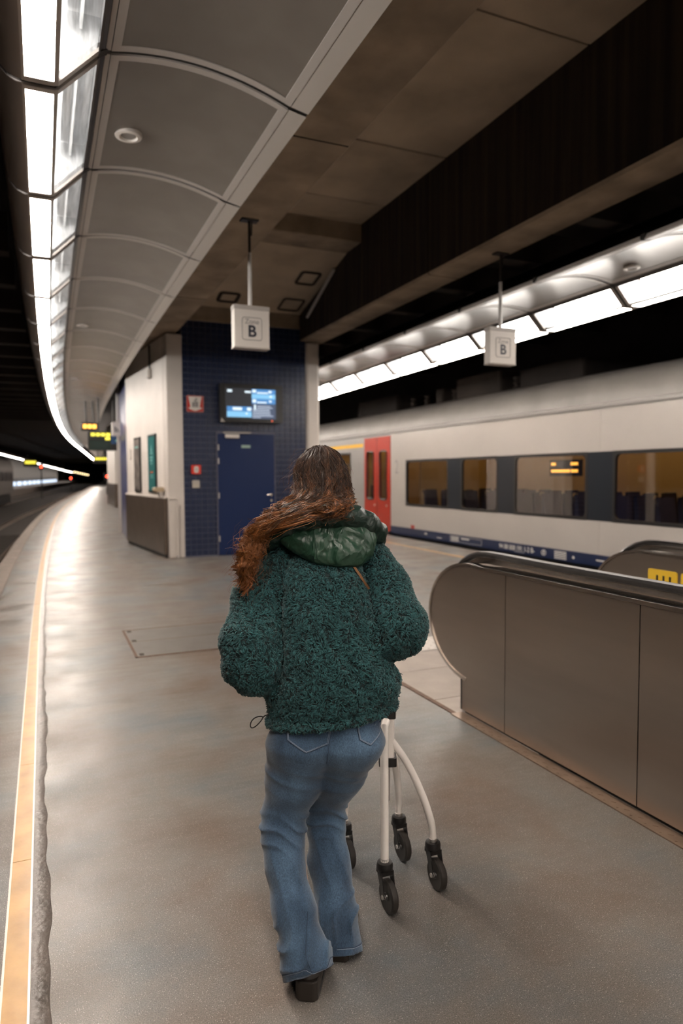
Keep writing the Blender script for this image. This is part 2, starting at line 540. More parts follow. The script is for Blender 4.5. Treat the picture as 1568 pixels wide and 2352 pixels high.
# tunnel shell
mb = MB(); strip_profile(mb, [(-14, 6.2), (14, 6.2), (14, 6.5), (-14, 6.5)], YS)
ceil = tag(mb.build('ceiling', M_dark), 'black sooty tunnel ceiling', kind='structure')
mb = MB(); strip_profile(mb, [(12.6, -1), (12.9, -1), (12.9, 6.3), (12.6, 6.3)], YS)
tag(mb.build('wall_track', M_dark), 'black tunnel wall behind the white train', kind='structure')
mb = MB(); strip_profile(mb, [(-14, -1), (-13.7, -1), (-13.7, 6.3), (-14, 6.3)], YS)
tag(mb.build('wall_far_side', M_dark), 'black tunnel wall across the tracks', kind='structure')
mb = MB().box((-14, 256, -1), (60, 256.4, 6.5))
tag(mb.build('wall_end', M_dark), 'black end of the tunnel', kind='structure')
mb = MB().box((-14, -26.3, -1), (14, -26.0, 6.5))
tag(mb.build('wall_rear', M_conc), 'concrete wall of the platform hall', kind='structure')
# transverse ribs over the tracks
rme = MB().box((-6.6, -0.14, 0), (6.6, 0.14, 0.55)).mesh('ceiling_rib', M_darkrib)
for i in range(26):
    y = -4 + i * 1.9
    inst('ceiling_rib', rme, ceil, (-7.0 + cv(y), y, 4.75), cva(y))
rme = MB().box((-3.4, -0.14, 0), (3.4, 0.14, 0.5)).mesh('ceiling_rib', M_darkrib)
for i in range(14):
    y = -4 + i * 1.9
    inst('ceiling_rib', rme, ceil, (9.2, y, 5.0), 0)
# cable trays and ducts over the train
for (x, zz, r, yl) in ((6.9, 4.55, 0.10, 18), (7.5, 4.75, 0.14, 20), (5.75, 4.55, 0.08, 16)):
    mb = MB().tube([(x, -2, zz), (x, 6, zz), (x, yl, zz)], r, 10)
    mb.build('cable_duct', M_dark, ceil, smooth=True)

# beams and slab between them
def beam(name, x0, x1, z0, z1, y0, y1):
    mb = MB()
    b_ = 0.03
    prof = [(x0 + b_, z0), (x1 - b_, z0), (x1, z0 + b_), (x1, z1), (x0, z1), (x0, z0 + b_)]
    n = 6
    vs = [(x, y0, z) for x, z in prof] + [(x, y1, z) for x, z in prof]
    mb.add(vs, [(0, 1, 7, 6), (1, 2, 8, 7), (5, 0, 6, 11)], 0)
    mb.add(vs, [(2, 3, 9, 8), (3, 4, 10, 9), (4, 5, 11, 10), (5, 4, 3, 2, 1, 0), (6, 7, 8, 9, 10, 11)], 1)  # sides, top and ends get the darker streaked concrete
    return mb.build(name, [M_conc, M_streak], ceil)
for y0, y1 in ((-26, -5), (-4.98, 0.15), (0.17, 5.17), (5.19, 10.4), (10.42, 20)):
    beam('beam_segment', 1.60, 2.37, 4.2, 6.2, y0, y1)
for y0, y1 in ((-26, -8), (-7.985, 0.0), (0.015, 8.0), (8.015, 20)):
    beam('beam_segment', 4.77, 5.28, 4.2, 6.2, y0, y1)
for k, (y0, y1) in enumerate(((-26.0, -7.45), (-7.42, -2.45), (-2.42, 0.06), (0.09, 2.56), (2.59, 5.09), (5.12, 7.56), (7.59, 9.24), (9.27, 10.06))):
    mb = MB().box((2.37, y0, 5.53 + 0.004 * (k % 2)), (4.77, y1, 5.75))
    mb.build('slab_panel', M_conc2, ceil)
mb = MB().box((2.37, -26, 5.6), (4.77, 10.06, 5.7)); mb.build('slab_joint_backing', M_joint, ceil)
mb = MB().box((2.37, 10.06, 5.25), (4.77, 10.66, 5.75), 0); mb.build('cross_beam', M_conc, ceil, bevel=0.015)
# sloping soffit behind the cross beam, down to the kiosk
mb = MB().prism([(10.66, 5.25), (12.93, 4.72), (12.93, 4.95), (10.66, 5.5)], 2.37, 4.77, axis=0)
mb.build('sloping_soffit', M_conc2, ceil)
SN = Vector((0, -(5.25 - 4.72), -(12.93 - 10.66))).normalized()
def soffit_pt(x, y, off=0.0):
    z = 5.25 - (y - 10.66) * (0.53 / 2.27)
    return Vector((x, y, z)) + SN * off
def soffit_ring(x, y, sx, sy, wd):
    mb = MB()
    pts = []
    for cx, cy, st in ((sx - .05, sy - .05, 0), (-sx + .05, sy - .05, 90), (-sx + .05, -sy + .05, 180), (sx - .05, -sy + .05, 270)):
        for k in range(5):
            t = math.radians(st + 22.5 * k)
            pts.append((x + cx + 0.05 * math.cos(t), y + cy + 0.05 * math.sin(t)))
    mb.tube([soffit_pt(px, py, 0.004) for px, py in pts], wd, 6, closed=True)
    mb.build('soffit_hatch_ring', M_joint, ceil)
soffit_ring(4.45, 12.55, 0.20, 0.22, 0.025)
soffit_ring(4.42, 11.55, 0.17, 0.20, 0.030)
soffit_ring(3.22, 12.5, 0.17, 0.16, 0.035)
mb = MB().tube([(4.72, 11.08, 5.10), (4.72, 12.4, 4.56)], 0.028, 8)
tag(mb.build('conduit_pipe', M_pole, smooth=True), 'thin white conduit pipe slanting along the dark beam above the kiosk', 'pipe')

# ------------------------------------------------------------------ light canopies
def canopy_meshes(sg):
    """sg=+1: light strip on the low-x side; -1 mirrored"""
    Lm = 1.51; h = Lm / 2
    X = lambda x: sg * x
    out = {}
    def sweep(pts, y0, y1, thick=None, mi=0, mb=None):
        mb = mb or MB()
        n = len(pts)
        vs = [(X(x), y0, z) for x, z in pts] + [(X(x), y1, z) for x, z in pts]
        fs = [(i, i + 1, n + i + 1, n + i) for i in range(n - 1)]
        if thick:
            vs += [(X(x), y0, z + thick) for x, z in pts] + [(X(x), y1, z + thick) for x, z in pts]
            fs += [(2 * n + i, 3 * n + i, 3 * n + i + 1, 2 * n + i + 1) for i in range(n - 1)]
            fs += [(i, 2 * n + i, 2 * n + i + 1, i + 1) for i in range(n - 1)]
            fs += [(n + i, n + i + 1, 3 * n + i + 1, 3 * n + i) for i in range(n - 1)]
            fs += [(0, n, 3 * n, 2 * n), (n - 1, 3 * n - 1, 4 * n - 1, 2 * n - 1)]
        mb.add(vs, fs, mi)
        return mb
    arch = lambda t: (0.405 + t * 1.02, 3.845 - 0.085 * t + 0.078 * 4 * t * (1 - t))
    N_ = 14
    # outer lip
    lip = [(-0.045, 3.602), (-0.075, 3.606), (-0.115, 3.625), (-0.155, 3.67), (-0.185, 3.75), (-0.20, 3.86), (-0.20, 4.05)]
    out['outer_lip'] = (sweep(lip, -h, h, 0.004).mesh('outer_lip', M_lip, True))
    # luminaire frame: mullions and end bars around strip and glass
    mb = MB()
    mb = sweep([(-0.045, 3.598), (-0.030, 3.598)], -h, h, 0.02, mb=mb)
    mb = sweep([(0.110, 3.598), (0.132, 3.604)], -h, h, 0.02, mb=mb)
    for s in (-1, 1):
        a, b_ = sorted((s * h, s * (h - 0.045)))
        mb = sweep([(-0.030, 3.597), (0.110, 3.597)], a, b_, 0.02, mb=mb)
        mb = sweep([(0.132, 3.603), (0.335, 3.806)], a, b_, 0.02, mb=mb)
    out['luminaire_frame'] = mb.mesh('luminaire_frame', M_canopy)
    mb = MB(); xs = sorted((X(-0.029), X(0.109))); mb.box((xs[0], -h + 0.046, 3.600), (xs[1], h - 0.046, 3.612))
    out['light_strip'] = mb.mesh('light_strip', M_strip)
    out['glass_panel'] = sweep([(0.133, 3.606), (0.333, 3.806)], -h + 0.046, h - 0.046).mesh('glass_panel', M_glassc)
    xs = sorted((X(-0.035), X(-0.025)))
    mb = MB().box((xs[0], -h + 0.05, 3.635), (xs[1], h - 0.05, 3.97))
    out['lamp_panel'] = mb.mesh('lamp_panel', M_tube)
    mb = MB()
    xs = sorted((X(-0.03), X(0.36))); mb.box((xs[0], -h, 4.0), (xs[1], h, 4.01)); xq = sorted((X(0.352), X(0.36))); mb.box((xq[0], -h, 3.84), (xq[1], h, 4.0))
    xs = sorted((X(-0.03), X(0.105))); mb.box((xs[0], -h + 0.05, 3.615), (xs[1], h - 0.05, 3.622))
    for s in (-1, 1):
        a, b_ = sorted((s * h, s * (h - 0.01)))
        xs = sorted((X(-0.03), X(0.33))); mb.prism([(X(-0.03), 3.61), (X(0.12), 3.61), (X(0.325), 3.815), (X(0.355), 4.0), (X(-0.03), 4.0)], a, b_, axis=1)
    for xx, zz in ((0.16, 3.80), (0.24, 3.815)):
        xs = sorted((X(xx), X(xx + 0.014))); mb.box((xs[0], -h + 0.05, zz + 0.08), (xs[1], h - 0.05, zz + 0.19))
    out['lamp_tray'] = mb.mesh('lamp_tray', M_tray)
    out['recess_strip'] = sweep([(0.334, 3.807), (0.352, 3.835), (0.372, 3.842)], -h, h, 0.004).mesh('recess_strip', M_recess)
    # perforated arched panel with its border frame
    t0, t1 = 0.045, 0.955
    inner = [arch(t0 + (t1 - t0) * i / N_) for i in range(N_ + 1)]
    out['perforated_panel'] = sweep([(x, z + 0.004) for x, z in inner], -h + 0.05, h - 0.05, 0.006).mesh('perforated_panel', M_perf, True)
    mb = MB()
    full = [arch(i / N_) for i in range(N_ + 1)]
    for s in (-1, 1):
        a, b_ = sorted((s * h, s * (h - 0.05)))
        mb = sweep(full, a, b_, 0.012, mb=mb)
    for ta, tb in ((0, t0), (t1, 1)):
        mb = sweep([arch(ta), arch(tb)], -h, h, 0.012, mb=mb)
    x0, z0 = arch(0)
    mb = sweep([(0.375, 3.846), (x0 - 0.004, z0 + 0.003)], -h, h, 0.01, mb=mb)
    out['panel_frame'] = mb.mesh('panel_frame', M_canopy, True)
    x1, z1 = arch(1)
    out['edge_strip'] = sweep([(x1 + 0.006, z1), (x1 + 0.115, z1 - 0.022), (x1 + 0.120, z1 - 0.008), (x1 + 0.10, z1 + 0.03)], -h, h, 0.004).mesh('edge_strip', M_edgestrip)
    # dark shadow-gap rib at the joint
    mb = MB()
    rib = [(-0.20, 3.86), (-0.185, 3.755), (-0.155, 3.676), (-0.115, 3.632), (-0.04, 3.611), (0.12, 3.611), (0.33, 3.815), (0.40, 3.856)] + [(x, z + 0.012) for x, z in full] + [(x1 + 0.12, z1 - 0.008)]
    mb = sweep(rib, h - 0.01, h + 0.05, 0.05, mb=mb)
    out['joint_rib'] = mb.mesh('joint_rib', M_gap)
    xs = sorted((X(-0.20), X(0.38)))
    mb = MB().box((xs[0], -h - 0.02, 4.05), (xs[1], h + 0.02, 4.07))
    out['top_cover'] = mb.mesh('top_cover', M_gap)
    return out

def perf_material():
    m, nt, b = nt_of('perforated_sheet')
    N, L = nt.nodes, nt.links
    tc = N.new('ShaderNodeTexCoord')
    vo = N.new('ShaderNodeTexNoise'); vo.inputs['Scale'].default_value = 3
    L.new(tc.outputs['Object'], vo.inputs['Vector'])
    cr = N.new('ShaderNodeValToRGB'); e = cr.color_ramp.elements
    e[0].position = 0.35; e[0].color = (0.235, 0.210, 0.190, 1)
    e[1].position = 0.65; e[1].color = (0.265, 0.240, 0.218, 1)
    L.new(vo.outputs['Fac'], cr.inputs[0]); L.new(cr.outputs[0], b.inputs['Base Color'])
    b.inputs['Roughness'].default_value = 0.36; b.inputs['Metallic'].default_value = 0.55
    return m
M_perf = perf_material()
M_edgestrip = mat('edge_strip_paint', (0.74, 0.69, 0.64), 0.45, 0.1)

def canopy(label, sg, x0, y0, n, skip=()):
    t = tag(empty('ceiling_canopy', (x0, 0, 0)), label, 'ceiling canopy')
    ms = canopy_meshes(sg)
    for i in range(n):
        y = y0 + i * 1.55
        if i in skip: continue
        for nm, me in ms.items():
            if y > 55 and nm in ('lamp_tray', 'recess_strip', 'luminaire_frame', 'joint_rib', 'top_cover', 'lamp_panel'): continue
            inst(nm, me, t, (cv(y), y, 0), cva(y))
    return t
canopy('grey arched canopy with glowing strip over the empty track edge', 1, 0.0, 4.02 - 0.775 - 17 * 1.55, 89)
canopy('grey arched canopy with glowing strip over the white train', -1, 6.78, 6.42 - 0.775 - 18 * 1.55, 34)
def speaker(x, y, z, label):
    t = tag(empty('ceiling_speaker', (x + cv(y), y, z)), label, 'loudspeaker', 'round speakers in the ceiling canopies')
    MB().lathe([(0.001, -0.006), (0.045, -0.008), (0.052, -0.001), (0.052, 0.05)], (0, 0, 0)).build('grille', mat('speaker_grille', (0.25, 0.225, 0.205), 0.5), t, True)
    MB().lathe([(0.053, -0.004), (0.062, -0.016), (0.088, -0.012), (0.092, 0.002), (0.092, 0.05)], (0, 0, 0)).build('rim', M_edgestrip, t, True)
speaker(0.60, 4.98, 3.875, 'round ceiling speaker in the near part of the canopy, above the floor hatch')
speaker(0.58, 11.4, 3.875, 'round ceiling speaker in the canopy before the white kiosk')
speaker(0.58, 17.6, 3.875, 'round ceiling speaker in the distant bend of the canopy')
speaker(6.18, 5.9, 3.875, 'round ceiling speaker in the canopy above the train')

# ------------------------------------------------------------------ kiosk with blue tiled front
KY = 12.93
mb = MB().box((2.43, KY + 0.02, 0), (4.88, KY + 0.30, 4.46))
wf = tag(mb.build('wall_kiosk_front', M_grout), 'kiosk front wall covered in small dark blue tiles', kind='structure')
P = 0.1076
tm = MB()
g = 0.0052
tm.add([(g, 0, g), (P - g, 0, g), (P - g, 0, P - g), (g, 0, P - g), (0.003, 0.008, 0.003), (P - 0.003, 0.008, 0.003), (P - 0.003, 0.008, P - 0.003), (0.003, 0.008, P - 0.003)],
       [(3, 2, 1, 0), (0, 1, 5, 4), (1, 2, 6, 5), (2, 3, 7, 6), (3, 0, 4, 7), (4, 5, 6, 7)])
tile_me = tm.mesh('tile', M_tile)
DX0, DX1, DZ1 = 3.050, 4.232, 2.385
cells = []
ncol, nrow = 22, 41
px = (4.88 - 2.43) / ncol
for c in range(ncol):
    for r in range(nrow):
        x = 2.43 + c * px; zz = 0.02 + r * P
        xa, xb = x, x + px
        if zz < DZ1 - 0.02:            # tiles beside the door are cut to its frame
            if xa < DX0 < xb: xb = DX0
            elif xa < DX1 < xb: xa = DX1
            elif DX0 <= xa and xb <= DX1: continue
            if xb - xa < 0.02: continue
        cells.append((c, r, xa, zz, xb - xa))
cells.sort(key=lambda q: (abs(q[1] - 14) * 0.5 + (0 if q[0] < 6 else 18)))
rest = MB()
for i, (c, r, x, zz, wt) in enumerate(cells):
    if i < 300:
        inst('tile', tile_me, wf, (x, KY + 0.012, zz), 0, (wt / P, 1, 1))
    else:
        rest.add([(x + (vx * wt / P), KY + 0.012 + vy, zz + vz) for vx, vy, vz in tm.v], tm.f)
tag(rest.build('tile_field', M_tile, wf), kind='stuff')
MB().box((2.43, KY - 0.01, 4.44), (4.88, KY + 0.32, 4.49)).build('coping', M_conc, wf)
mb = MB().box((2.37, KY + 0.02, 4.49), (4.77, KY + 0.35, 4.95)); mb.build('lintel', M_conc, ceil)
# white corner column and angled side wall
A = (2.14, 12.93); B = (1.79, 16.42)
col = MB().prism([(2.14, 12.93), (2.43, 12.93), (2.43, 13.25), (2.115, 13.25)], 0, 4.16)
tag(col.build('wall_kiosk_corner', M_greycol, bevel=0.012), 'pale painted corner column of the kiosk', kind='structure')
MB().box((4.88, KY - 0.03, 0), (5.17, KY + 0.35, 4.2)).build('wall_kiosk_column', M_greycol, bevel=0.05)
tag(bpy.data.objects['wall_kiosk_column'], 'rounded pale column at the far corner of the kiosk', kind='structure')
sw = MB().prism([(2.112, 13.22), (2.40, 13.22), (2.40, 16.42), (1.79, 16.42)], 0, 4.16)
ws = tag(sw.build('wall_kiosk_side', M_white), 'white angled side wall of the kiosk', kind='structure')
tag(MB().box((2.40, 16.0, 0), (5.17, 16.4, 6.2)).build('wall_kiosk_back', M_dark), 'dark rear wall of the kiosk', kind='structure')
tag(MB().box((4.95, 13.2, 0), (5.17, 16.4, 4.2)).build('wall_kiosk_track', M_white), 'white kiosk wall facing the train', kind='structure')
# orientation of the side wall
ang = math.atan2(A[0] - B[0], B[1] - A[1])          # rotation about z so local +y runs along the wall
def wall_frame(name, s):
    """empty on the side wall, s metres from the corner; local -x points out of the wall, +y along it"""
    d = Vector((B[0] - A[0], B[1] - A[1], 0)).normalized()
    return empty(name, (A[0] + d.x * s, A[1] + d.y * s, 0), ang)
t = wall_frame('bronze_panel_box', 0.06); tag(t, 'dark bronze clad box along the foot of the white kiosk wall', 'panel box')
MB().box((-0.075, 0, 0.07), (-0.008, 3.30, 1.12)).build('cladding', M_clad, t, bevel=0.006)
MB().box((-0.05, 0.04, 0.0), (-0.008, 3.26, 0.07)).build('plinth', M_gap, t)
MB().box((-0.085, -0.01, 1.12), (-0.008, 3.32, 1.155)).build('ledge', M_white, t, bevel=0.006)
def poster(s0, s1, base, accents, label):
    t = wall_frame('framed_poster', s0); tag(t, label, 'poster')
    wd = s1 - s0
    MB().box((-0.03, 0, 1.20), (-0.004, wd, 2.37)).build('frame', M_blk, t, bevel=0.004)
    MB().box((-0.034, 0.045, 1.245), (-0.029, wd - 0.045, 2.325)).build('print', base, t)
    for (y0, y1, z0, z1, m) in accents:
        MB().box((-0.036, 0.045 + y0 * (wd - .09), 1.245 + z0 * 1.08), (-0.033, 0.045 + y1 * (wd - .09), 1.245 + z1 * 1.08)).build('print_motif', m, t)
M_teal = mat('poster_teal', (0.018, 0.17, 0.17), 0.35, coat=0.4)
M_tealp = mat('poster_pale_teal', (0.22, 0.50, 0.48), 0.4)
M_org = mat('poster_orange', (0.50, 0.11, 0.04), 0.4)
M_photo = mat('poster_photo', (0.36, 0.31, 0.28), 0.35, scale=5, col2=(0.06, 0.05, 0.05), coat=0.4)
poster(0.80, 1.40, M_teal, [(0.3, 0.7, 0.68, 0.70, M_tealp), (0.42, 0.58, 0.71, 0.78, M_tealp), (0.46, 0.54, 0.78, 0.84, M_tealp), (0.3, 0.72, 0.60, 0.635, M_tealp), (0.34, 0.68, 0.545, 0.58, M_tealp), (0.4, 0.6, 0.49, 0.52, M_tealp),
       (0.25, 0.7, 0.33, 0.36, M_org), (0.25, 0.75, 0.28, 0.295, M_tealp), (0.25, 0.7, 0.24, 0.255, M_tealp)], 'tall teal poster in a black frame on the white kiosk wall')
poster(2.10, 2.66, M_photo, [(0.1, 0.9, 0.83, 0.86, M_tealp), (0.1, 0.9, 0.05, 0.08, M_inkgrey)], 'tall grey photographic poster in a black frame on the white kiosk wall')
t = wall_frame('small_wall_plate', 3.0); tag(t, 'tiny notice plate between the grey poster and the wall end', 'notice')
MB().box((-0.015, 0, 1.9), (-0.003, 0.10, 2.13)).build('plate', M_signtop, t)
MB().box((-0.018, 0.02, 1.94), (-0.014, 0.08, 2.09)).build('inset', M_signw, t)
t = wall_frame('wall_lamp', 1.12); tag(t, 'small pale wall fitting on a dark bracket under the kiosk roof', 'lamp')
MB().tube([(-0.03, 0, 4.12), (-0.03, 0, 3.66)], 0.018, 8).build('bracket', M_gap, t, True)
MB().rbox((-0.09, -0.05, 3.49), (0.0, 0.05, 3.66), 0.03).build('lamp_body', M_signw, t, True)
MB().lathe([(0.02, 0), (0.05, 0.012), (0.05, 0.03)], (-0.05, 0, 3.465)).build('lamp_cover', M_signtop, t, True)
t = wall_frame('litter_spout', 0.30); tag(t, 'small beige dispenser on the ledge at the kiosk corner', 'dispenser')
MB().rbox((-0.20, -0.03, 1.24), (-0.0, 0.13, 1.33), 0.04, axis=1).build('hood', mat('beige_plastic', (0.42, 0.33, 0.22), 0.5), t, True)
MB().box((-0.10, 0.0, 1.156), (-0.02, 0.10, 1.245)).build('bracket', M_galv, t)
t = tag(empty('drain_pipe', (2.27, KY - 0.03, 0)), 'thin bent handrail pipe on the pale kiosk column', 'pipe')
MB().tube([(-0.12, 0.012, 1.12), (-0.02, 0, 1.12), (0.01, 0, 1.105), (0.02, 0, 1.07), (0.02, 0, 0.06)], 0.014, 8).build('pipe', M_greycol, t, True)
MB().tube([(0.07, 0.005, 1.0), (0.07, 0.005, 0.0)], 0.008, 8).build('cable', M_signtop, t, True)
MB().lathe([(0.03, 0), (0.03, 0.05), (0.016, 0.06)], (0.02, 0, 0.0)).build('foot', M_galv, t, True)

# blue door
d1 = tag(empty('door_1', (3.06, KY, 0)), 'dark blue steel door in the tiled kiosk wall', kind='structure')
mb = MB()
mb.box((-0.010, -0.012, 0), (0.012, 0.06, 2.37)); mb.box((1.148, -0.004, 0), (1.17, 0.06, 2.37)); mb.box((-0.010, -0.004, 2.345), (1.17, 0.06, 2.37))
mb.build('door_frame', mat('door_frame_paint', (0.09, 0.09, 0.13), 0.5), d1)
leaf = MB().box((0.014, -0.002, 0.01), (1.146, 0.045, 2.343)).build('door_leaf', M_bdoor, d1, bevel=0.004)
hm = MB().tube([(0, 0, -0.055), (0, 0, 0.055)], 0.014, 8).mesh('hinge', M_galv, True)
for z in (0.33, 1.16, 1.82, 2.08): inst('hinge', hm, d1, (0.026, -0.014, z))
c = MB().box((0.16, -0.06, 2.26), (0.43, -0.002, 2.335)).build('door_closer', M_signw, d1, bevel=0.006)
MB().box((0.12, -0.05, 2.352), (0.66, -0.02, 2.378)).build('closer_arm', M_signtop, c)
MB().box((0.48, -0.006, 2.075), (0.66, -0.001, 2.13)).build('door_label', mat('pale_green_label', (0.30, 0.42, 0.36), 0.5), d1)
hd = MB().tube([(1.075, -0.002, 1.16), (1.075, -0.05, 1.16), (1.06, -0.058, 1.16), (0.95, -0.058, 1.16)], 0.011, 8).build('door_handle', M_steel2, d1, True)
MB().lathe([(0.028, 0), (0.028, 0.012)], (1.075, -0.014, 1.16), axis=1).build('rosette', M_steel2, hd, True)
MB().lathe([(0.026, 0), (0.026, 0.012)], (1.075, -0.014, 1.05), axis=1).build('lock_cylinder', M_steel2, d1, True)

# information display
t = tag(empty('information_display', (3.72, KY - 0.01, 2.92)), 'black wall screen with glowing blue timetable rows above the blue door', 'screen')
MB().rbox((-0.62, -0.14, -0.365), (0.62, -0.02, 0.365), 0.02, axis=1).build('housing', M_blk, t, True)
MB().box((-0.30, -0.02, -0.2), (0.30, 0.02, 0.2)).build('wall_mount', M_blk, t)
MB().box((-0.52, -0.143, -0.295), (0.505, -0.139, 0.285)).build('screen', emit('screen_dark', (0.05, 0.055, 0.07), 0.35), t)
E_b1 = emit('screen_blue', (0.10, 0.36, 0.80), 0.75); E_b2 = emit('screen_pale_blue', (0.28, 0.66, 1.0), 0.9); E_w = emit('screen_white', (0.78, 0.92, 1.0), 1.1); E_n = emit('screen_navy', (0.10, 0.14, 0.24), 0.6)
def scr(nm, x0, x1, z0, z1, m, d=0.144): MB().box((x0, -d - 0.002, z0), (x1, -d + 0.002, z1)).build(nm, m, t)
scr('screen_row', -0.005, 0.47, 0.185, 0.275, E_b1); scr('screen_row', -0.005, 0.47, 0.095, 0.182, E_b2); scr('screen_row', -0.005, 0.47, 0.0, 0.092, E_b1)
scr('screen_row', -0.49, -0.01, -0.155, -0.065, E_b1); scr('screen_row', -0.49, -0.01, -0.265, -0.158, E_b2); scr('screen_panel', -0.005, 0.47, -0.29, -0.005, E_n)
for (x0, x1, z0, z1) in ((-0.48, -0.39, 0.205, 0.25), (-0.14, -0.02, 0.20, 0.235), (0.01, 0.08, 0.21, 0.265), (0.10, 0.32, 0.195, 0.22), (0.33, 0.39, 0.21, 0.255), (0.35, 0.40, 0.125, 0.16), (0.01, 0.08, 0.02, 0.08), (0.10, 0.29, 0.012, 0.038), (0.34, 0.39, 0.03, 0.07),
                        (-0.38, -0.20, -0.135, -0.08), (-0.10, -0.02, -0.14, -0.08), (-0.13, -0.09, -0.21, -0.18), (0.04, 0.075, -0.12, -0.02)):
    scr('screen_text', x0, x1, z0, z1, E_w, 0.147)
E_t = emit('screen_text_grey', (0.62, 0.72, 0.9), 0.7)
for k, (x0, x1) in enumerate(((0.10, 0.37), (0.10, 0.41), (0.01, 0.35), (0.01, 0.36), (0.01, 0.36), (0.01, 0.37), (0.01, 0.42), (0.01, 0.17))):
    scr('screen_text', x0, x1, -0.055 - k * 0.031, -0.037 - k * 0.031, E_t, 0.147)
MB().lathe([(0.012, 0), (0.012, 0.004)], (0.40, -0.145, -0.325), axis=1, seg=12).build('status_lamp', emit('status_red', (1, 0.12, 0.03), 2.0), t)
MB().prism([(-0.62, -0.36), (-0.53, -0.36), (-0.60, -0.28)], -0.145, -0.139, axis=1).build('corner_sticker', M_signtop, t)

# extinguisher sign
t = tag(empty('extinguisher_sign', (2.66, KY + 0.008, 2.89)), 'square red sign with a white arrow shield on the blue tiles', 'sign')
MB().box((-0.158, -0.012, -0.152), (0.158, -0.002, 0.152)).build('plate', M_red, t)
fr = MB()
for lo, hi in (((-0.158, -0.015, -0.152), (0.158, -0.011, -0.140)), ((-0.158, -0.015, 0.140), (0.158, -0.011, 0.152)), ((-0.158, -0.015, -0.152), (-0.147, -0.011, 0.152)), ((0.147, -0.015, -0.152), (0.158, -0.011, 0.152))):
    fr.box(lo, hi)
fr.build('border', mat('sign_border', (0.50, 0.20, 0.17), 0.5), t)
MB().prism([(-0.125, 0.135), (0.125, 0.135), (0.085, -0.06), (0.125, -0.075), (0.12, -0.09), (0, -0.135), (-0.12, -0.09), (-0.125, -0.075), (-0.085, -0.06)], -0.015, -0.011, axis=1).build('arrow_shield', M_signw, t)
mb = MB()
for x0, x1, z0, z1 in ((-0.055, -0.02, -0.05, 0.03), (-0.012, 0.012, -0.05, 0.055), (0.02, 0.055, -0.05, 0.04), (-0.03, 0.02, 0.06, 0.072), (0.0, 0.05, 0.08, 0.092), (-0.06, 0.06, -0.062, -0.052), (0.015, 0.028, 0.05, 0.12)):
    mb.box((x0, -0.017, z0), (x1, -0.0145, z1))
mb.build('pictogram', M_inkgrey, t)
# fire alarm and switch
t = tag(empty('fire_alarm', (2.655, KY + 0.008, 1.66)), 'small red fire alarm box with a white dial', 'fire alarm')
MB().rbox((-0.085, -0.06, -0.085), (0.085, 0.0, 0.085), 0.015, axis=1).build('box', mat('alarm_red', (0.62, 0.035, 0.015), 0.4), t, True)
MB().rbox((-0.045, -0.064, -0.06), (0.04, -0.059, 0.06), 0.03, axis=1).build('dial', M_signw, t, True)
MB().lathe([(0.012, 0), (0.012, 0.003)], (0, -0.067, 0.0), axis=1, seg=12).build('button', M_inkgrey, t)
t = tag(empty('light_switch', (2.648, KY + 0.008, 1.385)), 'pale square switch plate below the fire alarm', 'switch')
MB().rbox((-0.066, -0.04, -0.07), (0.066, 0, 0.07), 0.012, axis=1).build('plate', mat('switch_beige', (0.50, 0.45, 0.38), 0.5), t, True)
MB().box((-0.05, -0.045, 0.012), (0.05, -0.039, 0.05)).build('rocker', M_signtop, t)

# hanging zone signs
def zone_sign(x, y, label):
    t = tag(empty('zone_sign', (x, y, 2.88)), label, 'sign', 'hanging zone signs')
    W, H, D = 0.188, 0.385, 0.06
    MB().box((-W, -D, 0), (W, D, H)).build('sign_box', M_signw, t, bevel=0.004)
    MB().box((-W - 0.004, -D - 0.004, H), (W + 0.004, D + 0.004, H + 0.045)).build('cap', M_signtop, t, bevel=0.003)
    MB().box((-W - 0.003, -D - 0.003, -0.012), (W + 0.003, D + 0.003, 0.0)).build('base_rim', M_signtop, t)
    MB().tube([(0, 0, H + 0.03), (0, 0, 0.98)], 0.021, 10).build('pole', M_pole, t, True)
    MB().tube([(0, 0, 0.96), (0, 0, 1.32)], 0.014, 8).build('pole_extension', M_poled, t, True)
    mb = MB(); mb.tube([(0.022, 0, 1.16), (0.028, 0, 1.32)], 0.008, 6)
    mb.box((-0.09, -0.05, 1.305), (0.09, 0.05, 1.32)); mb.build('ceiling_bracket', M_poled, t)
    for s, rz in ((-1, 0), (1, math.pi)):
        mb = MB(); q = []
        hw, hh, r, zc = 0.105, 0.115, 0.025, 0.190
        pts = []
        for cx, cz, st in ((hw - r, hh - r, 0), (-hw + r, hh - r, 90), (-hw + r, -hh + r, 180), (hw - r, -hh + r, 270)):
            for k in range(5):
                a = math.radians(st + 22.5 * k); pts.append((cx + r * math.cos(a), s * (D + 0.001), zc + cz + r * math.sin(a)))
        mb.tube(pts, 0.0032, 4, closed=True); mb.build('outline', M_inkgrey, t)
        text('zone_word', 'Zone', 0.070, (0, s * (D + 0.001), 0.262), (math.pi / 2, 0, rz), M_inkgrey, t, 0.0005, 0.0)
        text('zone_letter', 'B', 0.165, (0, s * (D + 0.001), 0.160), (math.pi / 2, 0, rz), M_ink, t, 0.0005, 0.0048)
    return t
zone_sign(2.04, 7.03, 'white hanging sign reading Zone B in front of the blue tiled kiosk')
zone_sign(5.13, 6.91, 'white hanging sign reading Zone B in front of the lit canopy above the train')

